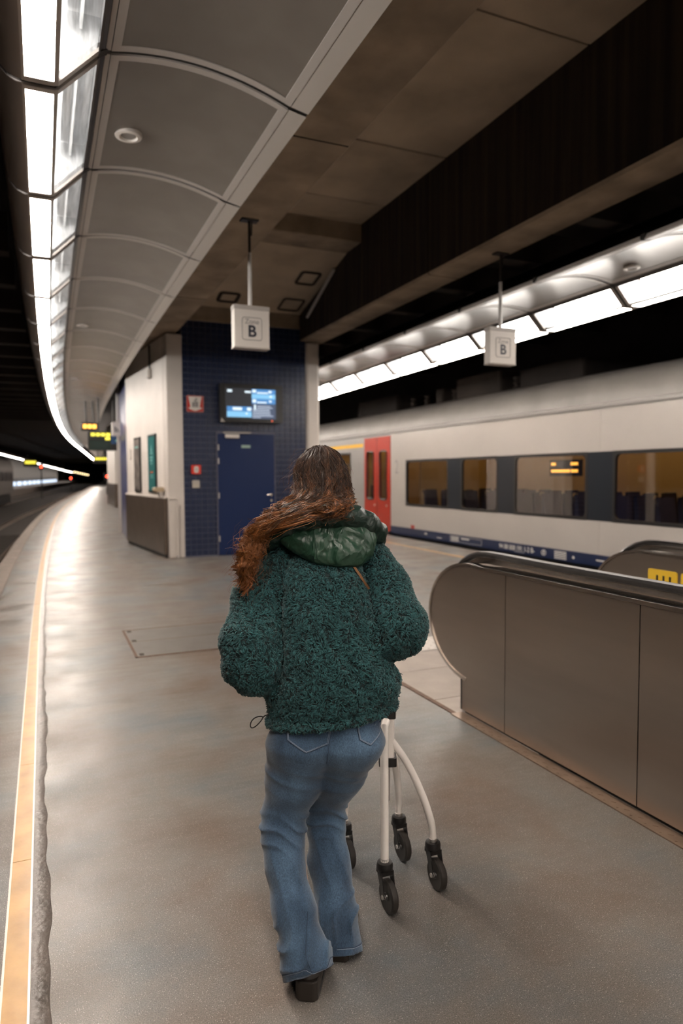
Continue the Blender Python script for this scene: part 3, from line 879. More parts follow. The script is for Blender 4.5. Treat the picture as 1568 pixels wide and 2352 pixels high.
# ------------------------------------------------------------------ floor hatch, landing
t = tag(empty('floor_hatch', (1.30, 6.51, 0)), 'rectangular floor hatch with rusty rims in the resin floor', 'hatch')
for y0, y1 in ((-0.53, 0.02), (0.035, 0.53)):
    MB().box((-0.59, y0, 0), (0.60, y1, 0.004)).build('cover', M_hatch, t)
mb = MB()
for lo, hi in (((-0.615, -0.555, 0), (0.62, -0.532, 0.005)), ((-0.615, 0.532, 0), (0.62, 0.555, 0.005)), ((-0.615, -0.555, 0), (-0.592, 0.555, 0.005)), ((0.602, -0.555, 0), (0.62, 0.555, 0.005))):
    mb.box(lo, hi)
mb.build('rim', M_rust, t)
MB().box((-0.59, 0.021, 0), (0.60, 0.034, 0.0035)).build('middle_joint', M_rust, t)
for y in (-0.47, 0.06, 0.47):
    MB().rbox((-0.575, y - 0.035, 0.003), (-0.535, y + 0.035, 0.006), 0.012).build('lifting_slot', M_joint, t)

# landing plates in front of the escalator (thin slabs laid on the resin floor)
land = tag(empty('trim_3', (0, 0, 0)), 'pale stone landing slabs before the escalator', kind='structure')
for x0, x1 in ((2.42, 3.18), (3.19, 3.80), (3.81, 4.43)):
    for y0, y1 in ((2.95, 3.96), (3.97, 4.62), (4.63, 5.10)):
        MB().box((x0, y0, 0), (x1, y1, 0.004)).build('landing_slab', M_stone, land)
MB().box((2.385, 2.95, 0), (2.42, 5.13, 0.005)).build('landing_edge', M_rust, land)
tact = MB().box((2.44, 5.13, 0), (4.43, 5.55, 0.005))
for i in range(26):
    for j in range(5):
        x, y = 2.50 + i * 0.075, 5.18 + j * 0.08
        tact.lathe([(0.016, 0.005), (0.012, 0.010)], (x, y, 0), seg=6)
tact.build('tactile_slab', M_tact, land)
# ------------------------------------------------------------------ escalators (balustrades)
def balustrade(x, face, label, stickers=False):
    """outer panel plane at x; face=-1: outer side faces -x"""
    t = tag(empty('escalator_balustrade', (x, 0, 0)), label, 'escalator')
    Yend, zt = 3.69, 0.955
    # newel outline in (y, z)
    def outline(off):
        pts = []
        cy, cz, ry, rz_ = 3.62, 0.60, 0.46, 0.36
        n = 22
        for k in range(n + 1):
            a = math.radians(90 - 180 * k / n * 0.985)
            yy = cy + (ry + off) * math.cos(a) if math.cos(a) > 0 else cy
            zz = cz + (rz_ + off) * math.sin(a)
            pts.append((yy, zz))
        return pts
    w_ = 0.05
    x0, x1 = sorted((0.0, -face * w_))
    newel = outline(0)
    seams = [3.244, 2.263, 1.30, 0.30, -0.70, -1.70, -2.70]
    # end panel
    pts = [(seams[0] + 0.003, 0.02), (Yend, 0.02), (Yend, 0.236)] + list(reversed(newel)) + [(seams[0] + 0.003, zt + 0.005)]
    MB().prism(pts, x0, x1, axis=0).build('side_panel', M_steel, t)
    for a, b_ in zip(seams[:-1], seams[1:]):
        MB().box((x0, b_ + 0.003, 0.02), (x1, a - 0.003, zt + 0.005)).build('side_panel', M_steel, t)
    bx = sorted((-face * 0.012, -face * w_))
    MB().box((bx[0], -2.7, 0.0), (bx[1], Yend - 0.02, zt)).build('panel_backing', M_gap, t)
    # newel end plate
    MB().box((x0 - 0.0, Yend - 0.002, 0.02), (x1, Yend + 0.018, 0.24)).build('end_plate', M_blk, t)
    # polished trim along the top edge and round the newel
    path = [(-2.7, zt + 0.012), (0, zt + 0.012), (3.3, zt + 0.012), (3.5, zt + 0.012)] + outline(0.012)
    def ribbon(path, xa, xb, th, m, nm):
        mb = MB(); n = len(path); vs = []
        for i, (yy, zz) in enumerate(path):
            p0 = path[max(i - 1, 0)]; p1 = path[min(i + 1, n - 1)]
            ty, tz = p1[0] - p0[0], p1[1] - p0[1]
            l_ = math.hypot(ty, tz) or 1
            ny, nz = -tz / l_, ty / l_
            vs += [(xa, yy - ny * th, zz - nz * th), (xb, yy - ny * th, zz - nz * th), (xb, yy + ny * th, zz + nz * th), (xa, yy + ny * th, zz + nz * th)]
        fs = []
        for i in range(n - 1):
            for k in range(4):
                l = (k + 1) % 4
                fs.append((i * 4 + k, i * 4 + l, i * 4 + 4 + l, i * 4 + 4 + k))
        fs += [(3, 2, 1, 0), tuple(4 * (n - 1) + k for k in range(4))]
        mb.add(vs, fs)
        return mb.build(nm, m, t, True)
    a, b_ = sorted((face * 0.006, -face * 0.055))
    ribbon(path, a, b_, 0.010, M_steel2, 'trim_band')
    # inner deck between the outer panel and the handrail
    a, b_ = sorted((-face * 0.055, -face * 0.20))
    inner = [(-2.7, zt - 0.01), (0, zt - 0.01), (3.4, zt - 0.01)] + [(yy - 0.03, zz - 0.02) for yy, zz in outline(0)][2:-1]
    ribbon(inner, a, b_, 0.012, M_steel, 'deck')
    a, b_ = sorted((-face * 0.075, -face * 0.105))
    ribbon([(yy, zz + 0.022) for yy, zz in inner], a, b_, 0.012, M_steel2, 'deck_rib')
    # handrail: rail body with wide rounded rubber grip
    gp = [(-2.7, 1.03), (-1, 1.03), (1.5, 1.03), (3.0, 1.03), (3.45, 1.035)]
    cy, cz = 3.60, 0.625
    for k in range(0, 17):
        an = math.radians(90 - 11 * k)
        gp.append((cy + 0.47 * math.cos(an), cz + 0.41 * math.sin(an)))
    gx = -face * 0.145
    mb = MB(); n = len(gp); sec = [(-0.040, -0.014), (-0.042, 0.004), (-0.030, 0.017), (0, 0.021), (0.030, 0.017), (0.042, 0.004), (0.040, -0.014), (0.026, -0.018), (-0.026, -0.018)]
    vs = []
    for i, (yy, zz) in enumerate(gp):
        p0 = gp[max(i - 1, 0)]; p1 = gp[min(i + 1, n - 1)]
        l_ = math.hypot(p1[0] - p0[0], p1[1] - p0[1]); ty, tz = (p1[0] - p0[0]) / l_, (p1[1] - p0[1]) / l_
        ny, nz = -tz, ty
        for sx_, sn in sec: vs.append((gx + sx_, yy + ny * sn, zz + nz * sn))
    ns = len(sec); fs = []
    for i in range(n - 1):
        for k in range(ns):
            l = (k + 1) % ns; fs.append((i * ns + k, i * ns + l, (i + 1) * ns + l, (i + 1) * ns + k))
    fs += [tuple(reversed(range(ns))), tuple((n - 1) * ns + k for k in range(ns))]
    mb.add(vs, fs); mb.build('handrail', M_rub, t, True)
    a, b_ = sorted((gx - 0.018, gx + 0.018))
    ribbon([(yy - (0.03 if i > 6 else 0), zz - 0.038) for i, (yy, zz) in enumerate(gp[:-4])], a, b_, 0.022, M_steel2, 'handrail_guide')
    # glass-free inner skin and skirt
    a, b_ = sorted((-face * 0.17, -face * 0.20))
    MB().box((a, -2.7, 0.0), (b_, 3.62, 0.94)).build('inner_skin', M_steel, t)
    # chequer plate foot strip
    mb = MB(); a, b_ = sorted((face * 0.085, 0.0))
    mb.box((a, -2.7, 0), (b_, Yend, 0.006))
    for i in range(120):
        yy = -1.2 + i * 0.04
        sgn = 1 if i % 2 else -1
        mb.box((a + 0.02 + (0.02 if i % 2 else 0), yy - 0.012, 0.006), (a + 0.03 + (0.02 if i % 2 else 0), yy + 0.012, 0.0075), rz=sgn * 0.7)
    mb.build('foot_strip', mat('chequer_plate', (0.34, 0.25, 0.19), 0.35, 0.8, var=0.3, scale=12), t)
    if stickers:
        ym = mat('sticker_yellow', (0.80, 0.50, 0.03), 0.5)
        for k, y0 in enumerate((3.30, 3.02)):
            s_ = MB().rbox((face * 0.006 if face < 0 else 0.0, y0, 0.62), (0.0 if face < 0 else face * 0.006, y0 + 0.25, 0.86), 0.02, axis=0)
            st = s_.build('warning_sticker', ym, t, True)
            mb = MB(); xx = sorted((face * 0.006, face * 0.008))
            for q in range(3):
                mb.box((xx[0], y0 + 0.05 + q * 0.055, 0.70), (xx[1], y0 + 0.065 + q * 0.055, 0.82))
                mb.box((xx[0], y0 + 0.05 + q * 0.055, 0.76), (xx[1], y0 + 0.085 + q * 0.055, 0.772))
            mb.build('sticker_pictogram', M_blk, st)
    return t
balustrade(2.46, -1, 'brushed steel escalator balustrade with black handrail, closest to the walking frame')
b2 = balustrade(4.02, -1, 'steel escalator balustrade with yellow warning stickers, beside the train', True)
b2.location = (4.02, 0.08, 0)
est = tag(empty('escalator_steps', (2.66, 0, 0)), 'grooved steel escalator plates between the two balustrades', 'escalator')
MB().box((0.05, 2.2, 0), (1.26, 2.93, 0.012)).build('comb_plate', M_galv, est)
sm = MB().box((0.05, 0, 0), (1.26, 0.39, 0.01))
for i in range(39): sm.box((0.06 + i * 0.03, 0, 0.01), (0.075 + i * 0.03, 0.39, 0.018))
sm = sm.mesh('step', M_galv)
for i in range(8): inst('step', sm, est, (0, 1.79 - i * 0.4, 0))

# ------------------------------------------------------------------ train
TX = 8.30
trn = tag(empty('train', (TX, 0, 0)), 'white double-deck commuter train with red doors and a dark window band', 'train')
Y0, Y1 = -12.0, 27.0
wins = [(13.03, 14.98), (11.22, 12.54), (8.78, 10.71), (5.95, 8.23), (3.4, 5.5), (0.6, 2.9), (-2.4, -0.1), (-5.4, -3.1), (-8.4, -6.1)]
wins_b = [(18.30, 19.65), (20.1, 22.2), (22.7, 24.8)]
WZ0, WZ1 = 0.77, 1.90
doors = (15.79, 17.36)
def tbox(nm, y0, y1, z0, z1, m, x0=0.0, x1=0.06, par=None, bevel=0.0):
    return MB().box((x0, y0, z0), (x1, y1, z1)).build(nm, m, par or trn, bevel=bevel)
for a, b_ in ((Y0, 3.0), (3.005, 8.5), (8.505, 15.79)):
    tbox('lower_panel', a, b_, 0.215, WZ0, M_tw)
    tbox('upper_panel', a, b_, WZ1, 2.60, M_tw)
tbox('lower_panel', 17.36, Y1, 0.215, 1.04, M_tg)
tbox('upper_panel', 17.36, Y1, 2.19, 2.60, M_tg)
tbox('band_edge', 14.98, 15.79, WZ0, WZ1, M_tw)
edges = [Y0] + [v for wv in sorted(wins) for v in wv]
for i in range(0, len(edges), 2):
    a = edges[i]; b_ = sorted(wins)[i // 2][0] if i // 2 < len(wins) else None
    if b_ is None: break
    tbox('band_pier', a, b_, WZ0, WZ1, M_tband)
eb = [17.36] + [v for wv in wins_b for v in wv] + [Y1]
for i in range(0, len(eb), 2): tbox('band_pier', eb[i], eb[i + 1], 1.04, 2.19, M_tg)
def window(y0, y1, z0, z1, top_light=False):
    wd = empty('window_frame_group', (0, 0, 0)); bpy.data.objects.remove(wd)
    mb = MB(); r = 0.09; f_ = 0.05
    def rr(y0, y1, z0, z1, r):
        pts = []
        for cy, cz, st in ((y1 - r, z1 - r, 0), (y0 + r, z1 - r, 90), (y0 + r, z0 + r, 180), (y1 - r, z0 + r, 270)):
            for k in range(6):
                a = math.radians(st + 18 * k); pts.append((cy + r * math.cos(a), cz + r * math.sin(a)))
        return pts
    o_ = rr(y0 - 0.01, y1 + 0.01, z0 - 0.005, z1 + 0.005, 0.02); i_ = rr(y0 + f_, y1 - f_, z0 + f_, z1 - f_, r)
    n = len(o_); vs = []
    for xx in (-0.004, 0.05):
        vs += [(xx, y, z) for y, z in o_] + [(xx, y, z) for y, z in i_]
    fs = []
    for k in range(n):
        l = (k + 1) % n
        fs += [(k, l, n + l, n + k), (2 * n + k, 3 * n + k, 3 * n + l, 2 * n + l), (n + k, n + l, 3 * n + l, 3 * n + k), (k, 2 * n + k, 2 * n + l, l)]
    mb.add(vs, fs)
    fo = mb.build('window_frame', M_blk, trn)
    pts = rr(y0 + f_ - 0.01, y1 - f_ + 0.01, z0 + f_ - 0.01, z1 - f_ + 0.01, r)
    MB().add([(0.012, y, z) for y, z in pts], [tuple(range(len(pts)))]).build('window_pane', M_glassw, fo)
    if top_light:
        MB().box((0.0, y0 + f_, z0 + 0.66 * (z1 - z0)), (0.03, y1 - f_, z0 + 0.70 * (z1 - z0))).build('transom', M_blk, fo)
for a, b_ in wins: window(a, b_, WZ0, WZ1)
for a, b_ in wins_b: window(a, b_, 1.04, 2.19, True)
# skirt, underframe, gutter, roof
tbox('blue_skirt', Y0, 15.79, 0.02, 0.214, M_tblue, -0.006, 0.06)
tbox('blue_skirt', 17.36, Y1, 0.02, 0.214, M_tblue, -0.006, 0.06)
tbox('underframe', Y0, Y1, -0.55, 0.02, M_blk, 0.05, 2.7)
mb = MB().prism([(-0.02, 2.60), (-0.035, 2.63), (-0.035, 2.66), (-0.01, 2.69), (0.05, 2.69), (0.05, 2.60)], Y0, Y1, axis=1)
mb.build('gutter', M_tg, trn)
pr_ = [(0.0, 2.69), (0.02, 2.80), (0.07, 2.95), (0.16, 3.08), (0.30, 3.18), (0.6, 3.28), (1.4, 3.32), (2.2, 3.28), (2.6, 3.12), (2.78, 2.8), (2.8, 2.6)]
mb = MB().prism(pr_ + [(2.7, 2.6), (0.1, 2.6)], Y0, Y1, axis=1); mb.build('roof', M_troof, trn, True)
tbox('far_side_wall', Y0, Y1, -0.1, 2.7, M_tint, 2.72, 2.8)
tbox('cabin_floor', Y0, Y1, -0.02, 0.03, M_seat, 0.06, 2.72)
tbox('cabin_ceiling', Y0, Y1, 2.35, 2.40, M_tint, 0.06, 2.72)
for y in (Y0, 15.2, 17.9, Y1 - 0.05):
    tbox('bulkhead', y, y + 0.05, 0.0, 2.4, M_tint, 0.55 if 15 < y < 18 else 0.06, 2.72)
for x in (0.75, 2.0):
    tbox('cabin_light', Y0 + 0.3, Y1 - 0.3, 2.325, 2.348, M_cabin, x, x + 0.10)
tbox('luggage_rack', Y0 + 0.2, 15.1, 1.92, 1.95, M_tband, 0.10, 0.42)
# seats
sme = MB()
sme.rbox((0.0, -0.24, 0.42), (0.45, 0.24, 0.52), 0.05)
sme.add([(0.06, 0.16, 0.50), (0.44, 0.16, 0.50), (0.44, 0.26, 0.50), (0.06, 0.26, 0.50), (0.09, 0.26, 1.18), (0.41, 0.26, 1.18), (0.41, 0.33, 1.16), (0.09, 0.33, 1.16)],
        [(0, 3, 2, 1), (4, 5, 6, 7), (0, 1, 5, 4), (1, 2, 6, 5), (2, 3, 7, 6), (3, 0, 4, 7)])
sme.box((0.12, -0.1, 0.03), (0.33, 0.1, 0.42))
sme = sme.mesh('seat', M_seat, True)
hme = MB().tube([(0.06, 0.27, 1.08), (0.02, 0.28, 1.16), (0.06, 0.29, 1.20), (0.12, 0.29, 1.18)], 0.014, 6).mesh('seat_handle', M_steel2, True)
y = -8.2
while y < 15:
    for x in (0.14, 0.62, 1.75, 2.22):
        so = inst('seat', sme, trn, (x, y, 0))
        if x < 0.5: inst('seat_handle', hme, so)
    y += 0.86
for y in (18.6, 19.5, 20.5, 21.5):
    inst('seat', sme, trn, (0.14, y, 0)); inst('seat', sme, trn, (1.8, y, 0))
# red doors
def tdoor(y0, y1, handle_y):
    mb = MB(); zb, zt = 0.06, 2.55; a, b_ = y0 + 0.20, y1 - 0.16; wz0, wz1 = 0.88, 2.17
    mb.box((-0.012, y0, zb), (0.04, y1, wz0)); mb.box((-0.012, y0, wz1), (0.04, y1, zt)); mb.box((-0.012, y0, wz0), (0.04, a, wz1)); mb.box((-0.012, b_, wz0), (0.04, y1, wz1))
    d_ = mb.build('door_leaf', M_tred, trn)
    fr = []
    r = 0.09
    for cy, cz, st in ((b_ - r, wz1 - r, 0), (a + r, wz1 - r, 90), (a + r, wz0 + r, 180), (b_ - r, wz0 + r, 270)):
        for k in range(6):
            t_ = math.radians(st + 18 * k); fr.append((-0.013, cy + r * math.cos(t_), cz + r * math.sin(t_)))
    MB().tube(fr, 0.022, 6, closed=True).build('door_window_seal', M_blk, d_, True)
    MB().add([(0.0, y, z) for _, y, z in fr], [tuple(range(len(fr)))]).build('door_window_pane', M_glassw, d_)
    MB().lathe([(0.03, 0), (0.03, 0.012)], (-0.022, handle_y, 0.72), axis=0, seg=12).build('door_button', M_galv, d_, True)
tdoor(15.80, 16.56, 16.0); tdoor(16.575, 17.35, 16.70)
tbox('door_seal', 16.558, 16.577, 0.06, 2.55, M_blk, -0.014, 0.03)
tbox('door_header', 15.79, 17.36, 2.55, 2.60, M_tg)
tbox('door_step', 15.79, 17.36, -0.1, 0.06, M_blk, -0.05, 0.06)
tbox('yellow_stripe', 17.45, Y1, 2.315, 2.415, M_tyel, -0.004, 0.002)
tbox('red_marker', 14.55, 14.72, 0.216, 0.30, M_tred, -0.006, 0.0)
tbox('buffer_mark', 15.2, 15.5, 2.56, 2.585, mat('faint_grey', (0.3, 0.28, 0.27), 0.5), -0.004, 0.0)
for b_, y in (('1', 17.72), ('2', 15.46)):
    text('class_number', b_, 0.50, (-0.003, y, 1.72), (math.pi / 2, 0, -math.pi / 2), mat('class_grey', (0.27, 0.265, 0.26), 0.5), trn, 0.001, 0.004, sx=0.8)
M_let = mat('lettering_white', (0.55, 0.53, 0.50), 0.6)
rot = (math.pi / 2, 0, -math.pi / 2)
text('vehicle_number', '94 88 008 191 1-2 B-', 0.135, (-0.008, 10.62, 0.118), rot, M_let, trn, 0.001, 0.002, sx=0.92)
text('owner_letter', 'B', 0.075, (-0.008, 9.83, 0.118), rot, M_let, trn, 0.001, 0.001)
mb = MB(); mb.tube([(-0.008, 9.83 + 0.06 * math.cos(k * math.pi / 8), 0.118 + 0.045 * math.sin(k * math.pi / 8)) for k in range(16)], 0.006, 4, closed=True); mb.build('owner_oval', M_let, trn)
mb = MB(); mb.box((-0.008, 10.38, 0.052), (-0.004, 10.66, 0.060)); mb.build('number_underline', M_let, trn)
mb = MB()
for lo, hi in (((12.95, 0.06), (11.75, 0.066)), ((12.95, 0.174), (11.75, 0.18)), ((12.95, 0.06), (12.944, 0.18)), ((11.756, 0.06), (11.75, 0.18))):
    mb.box((-0.008, min(lo[0], hi[0]), lo[1]), (-0.004, max(lo[0], hi[0]), hi[1]))
for k in range(4):
    mb.box((-0.008, 12.60, 0.075 + k * 0.025), (-0.004, 12.90, 0.090 + k * 0.025))
mb.box((-0.008, 12.2, 0.13), (-0.004, 12.5, 0.16)); mb.box((-0.008, 13.3, 0.08), (-0.004, 13.5, 0.10)); mb.box((-0.008, 13.95, 0.12), (-0.004, 14.05, 0.16))
for k in range(5): mb.box((-0.008, 9.25, 0.045 + k * 0.03), (-0.004, 9.55, 0.062 + k * 0.03))
mb.box((-0.008, 9.05, 0.09), (-0.004, 9.10, 0.13)); mb.box((-0.008, 8.2, 0.11), (-0.004, 8.55, 0.135))
mb.build('technical_markings', M_let, trn)
# made-up box with lit bars, imitating a platform board's reflection in the window
MB().box((0.55, 9.55, 1.50), (0.62, 10.35, 1.80)).build('reflected_board', M_blk, trn)
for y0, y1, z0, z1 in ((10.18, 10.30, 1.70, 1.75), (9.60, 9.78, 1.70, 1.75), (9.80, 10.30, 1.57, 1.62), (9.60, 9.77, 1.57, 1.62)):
    MB().box((0.545, y0, z0), (0.549, y1, z1)).build('reflected_board_text', M_amber, trn)
MB().box((2.705, 6.6, 1.75), (2.72, 7.3, 2.1)).build('cabin_poster', mat('cabin_poster_red', (0.6, 0.12, 0.03), 0.5), trn)
# roof equipment
for y0, y1, z1, m in ((9.5, 11.3, 3.62, M_dark), (11.9, 13.6, 3.72, M_darkrib), (14.2, 14.5, 3.6, M_darkrib), (16.5, 19.0, 3.7, M_dark), (5.0, 7.2, 3.7, M_dark)):
    MB().rbox((0.55, y0, 3.15), (2.2, y1, z1), 0.08).build('roof_equipment', m, trn)
for y in (11.6, 13.9, 15.2, 15.9):
    mb = MB().lathe([(0.05, 3.25), (0.09, 3.32), (0.05, 3.36), (0.09, 3.43), (0.05, 3.47), (0.09, 3.54), (0.04, 3.58)], (0.75, y, 0), seg=10)
    mb.build('roof_insulator', M_darkrib, trn, True)

# ------------------------------------------------------------------ distance along the platform
def led_board(x, y, z0, wd, ht, label, m, rows, blue=False):
    t = tag(empty('departure_board', (x, y, z0)), label, 'departure board')
    MB().box((0, -0.12, 0), (wd, 0.12, ht)).build('housing', M_blk, t, bevel=0.01)
    for (x0, x1, za, zb, mm) in rows:
        n = max(1, int((x1 - x0) * wd / 0.12))
        for k in range(n):
            a = x0 * wd + (x1 - x0) * wd * k / n
            MB().box((a, -0.125, za * ht), (a + (x1 - x0) * wd / n * 0.8, -0.119, zb * ht)).build('lit_letters', mm, t)
    if blue:
        MB().box((wd * 0.62, -0.126, ht * 0.35), (wd * 0.95, -0.119, ht * 0.97)).build('blue_plate', mat('platform_blue', (0.015, 0.06, 0.16), 0.4), t)
        text('platform_number', '2', 0.30, (wd * 0.78, -0.127, ht * 0.66), (math.pi / 2, 0, 0), M_tealp, t, 0.001)
        MB().box((wd * 0.03, -0.124, ht * 0.05), (wd * 0.6, -0.119, ht * 0.55)).build('dark_glass', mat('board_green_glass', (0.015, 0.03, 0.025), 0.2), t)
    for xx in (wd * 0.3, wd * 0.7):
        MB().tube([(xx, 0, ht), (xx, 0, 3.80 - z0)], 0.025, 8).build('hanger', M_poled, t, True)
    return t
led_board(1.09, 22.0, 2.90, 0.50, 0.24, 'small amber lettered display hanging above the far platform', M_amber, [(0.12, 0.92, 0.3, 0.8, M_amber)])
led_board(1.22, 21.0, 2.28, 1.02, 0.54, 'dark departure board with yellow lines and a blue number plate', M_yled, [(0.08, 0.62, 0.76, 0.93, M_yled), (0.46, 0.62, 0.56, 0.72, M_yled)], True)
t = tag(empty('hanging_sign', (1.75, 19.4, 2.62)), 'distant white hanging sign with a dark symbol beside the kiosk', 'sign')
MB().box((-0.01, -0.08, 0), (0.245, 0.08, 0.36)).build('sign_box', M_signw, t, bevel=0.005)
MB().tube([(0.14, 0, 0.36), (0.14, 0, 1.3)], 0.02, 8).build('pole', M_pole, t, True)
text('symbol', 'b.', 0.20, (0.12, -0.082, 0.17), (math.pi / 2, 0, 0), M_ink, t, 0.001, 0.004)
# narrow blue pier
t = tag(empty('wall_pier', (0, 0, 0)), 'narrow blue tiled pier with pale corners behind the kiosk', kind='structure')
MB().prism([(1.87, 17.2), (2.25, 17.2), (2.35, 19.6), (1.97, 19.6)], 0, 4.2).build('pier_core', mat('pier_blue', (0.035, 0.045, 0.16), 0.3, var=0.4, scale=9), t)
MB().prism([(1.90, 19.62), (2.25, 19.62), (2.27, 19.95), (1.92, 19.95)], 0, 4.2).build('pier_corner', M_greycol, t)
# second kiosk far down the platform
t = tag(empty('wall_far_kiosk', (3.28, 35.2, 0)), 'far white kiosk with a dark clad base', kind='structure')
MB().box((0, 0, 1.15), (2.6, 4.5, 4.2)).build('upper_wall', M_white, t)
MB().box((-0.03, -0.03, 0.0), (2.6, 4.5, 1.15)).build('dark_base', M_clad, t)
t = tag(empty('wall_far_pier', (4.9, 52.0, 0)), 'further white pier down the platform', kind='structure')
MB().box((0, 0, 0), (2.0, 4.0, 4.2)).build('pier_core', M_white, t)
led_board(3.05, 47.0, 2.35, 0.9, 0.45, 'tiny far departure board glowing yellow at the tunnel end', M_yled, [(0.1, 0.9, 0.5, 0.85, M_yled)])

# opposite platform
far = lambda a, b: [a] + [y for y in YS if a < y < b] + [b]
mb = MB(); strip_profile(mb, [(-13.7, 0), (-9.0, 0), (-9.0, -0.9), (-13.7, -0.9)], far(60, 240))
tag(mb.build('floor_opposite', M_stone), 'opposite platform floor across the tracks', kind='structure')
mb = MB(); strip_profile(mb, [(-13.6, 0), (-12.8, 0), (-12.8, 4.3), (-13.6, 4.3)], far(84, 210))
wo = tag(mb.build('wall_opposite', M_white), 'pale wall of the opposite platform', kind='structure')
t = tag(empty('strip_luminaire', (-9.4, 0, 4.0)), 'long thin light strip over the opposite platform', 'light')
fz = lambda y: -0.0105 * (y - 80)
for i in range(30):
    y = 72 + i * 5.0; dz = fz(y); mb = MB(); strip_profile(mb, [(-0.09, dz), (0.09, dz), (0.09, dz + 0.05), (-0.09, dz + 0.05)], [y, y + 4.4]); mb.build('light_tube', M_tube, t)
    mb = MB(); strip_profile(mb, [(-0.3, dz + 0.06), (0.3, dz + 0.06), (0.3, dz + 0.3), (-0.3, dz + 0.3)], [y - 0.3, y + 4.7]); mb.build('housing', M_canopy, t)
t = tag(empty('parked_train', (0, 0, 0)), 'dim metallic train standing beyond the empty track', 'train')
ysT = far(22, 66)
mb = MB(); strip_profile(mb, [(-8.6, 0.1), (-5.95, 0.1), (-5.90, 2.3), (-6.1, 2.9), (-6.6, 3.2), (-7.8, 3.2), (-8.5, 2.9), (-8.65, 2.3)], ysT); mb.build('body', mat('train_steel', (0.30, 0.27, 0.25), 0.4, 0.5, var=0.4, scale=3), t)
for y in np.arange(23, 64, 2.4):
    mb = MB(); strip_profile(mb, [(-5.93, 1.2), (-5.89, 1.2), (-5.885, 1.9), (-5.92, 1.9)], [y, y + 1.7]); mb.build('window', M_tband, t)
mb = MB(); strip_profile(mb, [(-8.3, -0.7), (-6.2, -0.7), (-6.2, 0.1), (-8.3, 0.1)], ysT); mb.build('underframe', M_blk, t)
t = tag(empty('glow_band_block', (0, 0, 0)), 'far low grey block with cold glowing panes at the opposite platform', 'train')
mb = MB(); strip_profile(mb, [(-12.7, 0.0), (-11.6, 0.0), (-11.6, 1.0), (-11.8, 1.2), (-12.7, 1.2)], far(92, 190)); mb.build('body', M_tg, t)
for y in np.arange(94, 186, 7.0):
    mb = MB(); strip_profile(mb, [(-11.6, 0.12), (-11.56, 0.12), (-11.56, 0.72), (-11.6, 0.72)], [y, y + 5.2]); mb.build('window', M_bluew, t)  # glowing panes on the low block, for the bluish band along the wall
def signal(x, y, z, label, m=M_redlamp, r=0.13):
    t = tag(empty('rail_signal', (x, y, 0)), label, 'signal')
    MB().tube([(0, 0.1, -0.9), (0, 0.1, z + 0.3)], 0.06, 8).build('post', M_dark, t, True)
    MB().box((-0.22, -0.05, z - 0.3), (0.22, 0.12, z + 0.3)).build('head', M_blk, t)
    MB().lathe([(r * 0.6, 0.0), (r, 0.03), (r, 0.05)], (0, -0.10, z), axis=1, seg=14).build('lamp', m, t, True)
signal(4.06, 115, 1.2, 'red signal light between the tracks in the far tunnel')
signal(-0.1, 81, 2.55, 'red signal light near the opposite platform lights', r=0.10)
signal(4.92, 60, 1.5, 'red signal light beside the far white kiosk', r=0.08)
t = tag(empty('tunnel_lamps', (10.3, 255.9, 2.9)), 'row of tiny warm lamps at the tunnel end', 'lamp')
for k in range(7):
    MB().lathe([(0.06, 0), (0.16, 0.03), (0.16, 0.05)], (0.72 * k, 0, -0.17 * k), axis=1, seg=10).build('bulb', emit('warm_bulb', (1, 0.75, 0.4), 10), t, True)
MB().tube([(-0.2, 0.08, 0), (4.5, 0.08, -1.06)], 0.03, 6).build('wire', M_blk, t)
led_board(-1.75, 78.0, 2.55, 1.3, 0.7, 'far departure board glowing yellow at the opposite platform', M_yled, [(0.1, 0.9, 0.4, 0.85, M_yled)])

# ------------------------------------------------------------------ person (modelled in a frame: x across, y ahead, z up)
PR0, PD0 = -0.07, 2.05
PX, PY = math.cos(YAW) * PR0 + math.sin(YAW) * PD0, -math.sin(YAW) * PR0 + math.cos(YAW) * PD0
def loc_(v):
    v = np.array(v, float); v[..., 0] -= PR0; v[..., 1] -= PD0
    return v

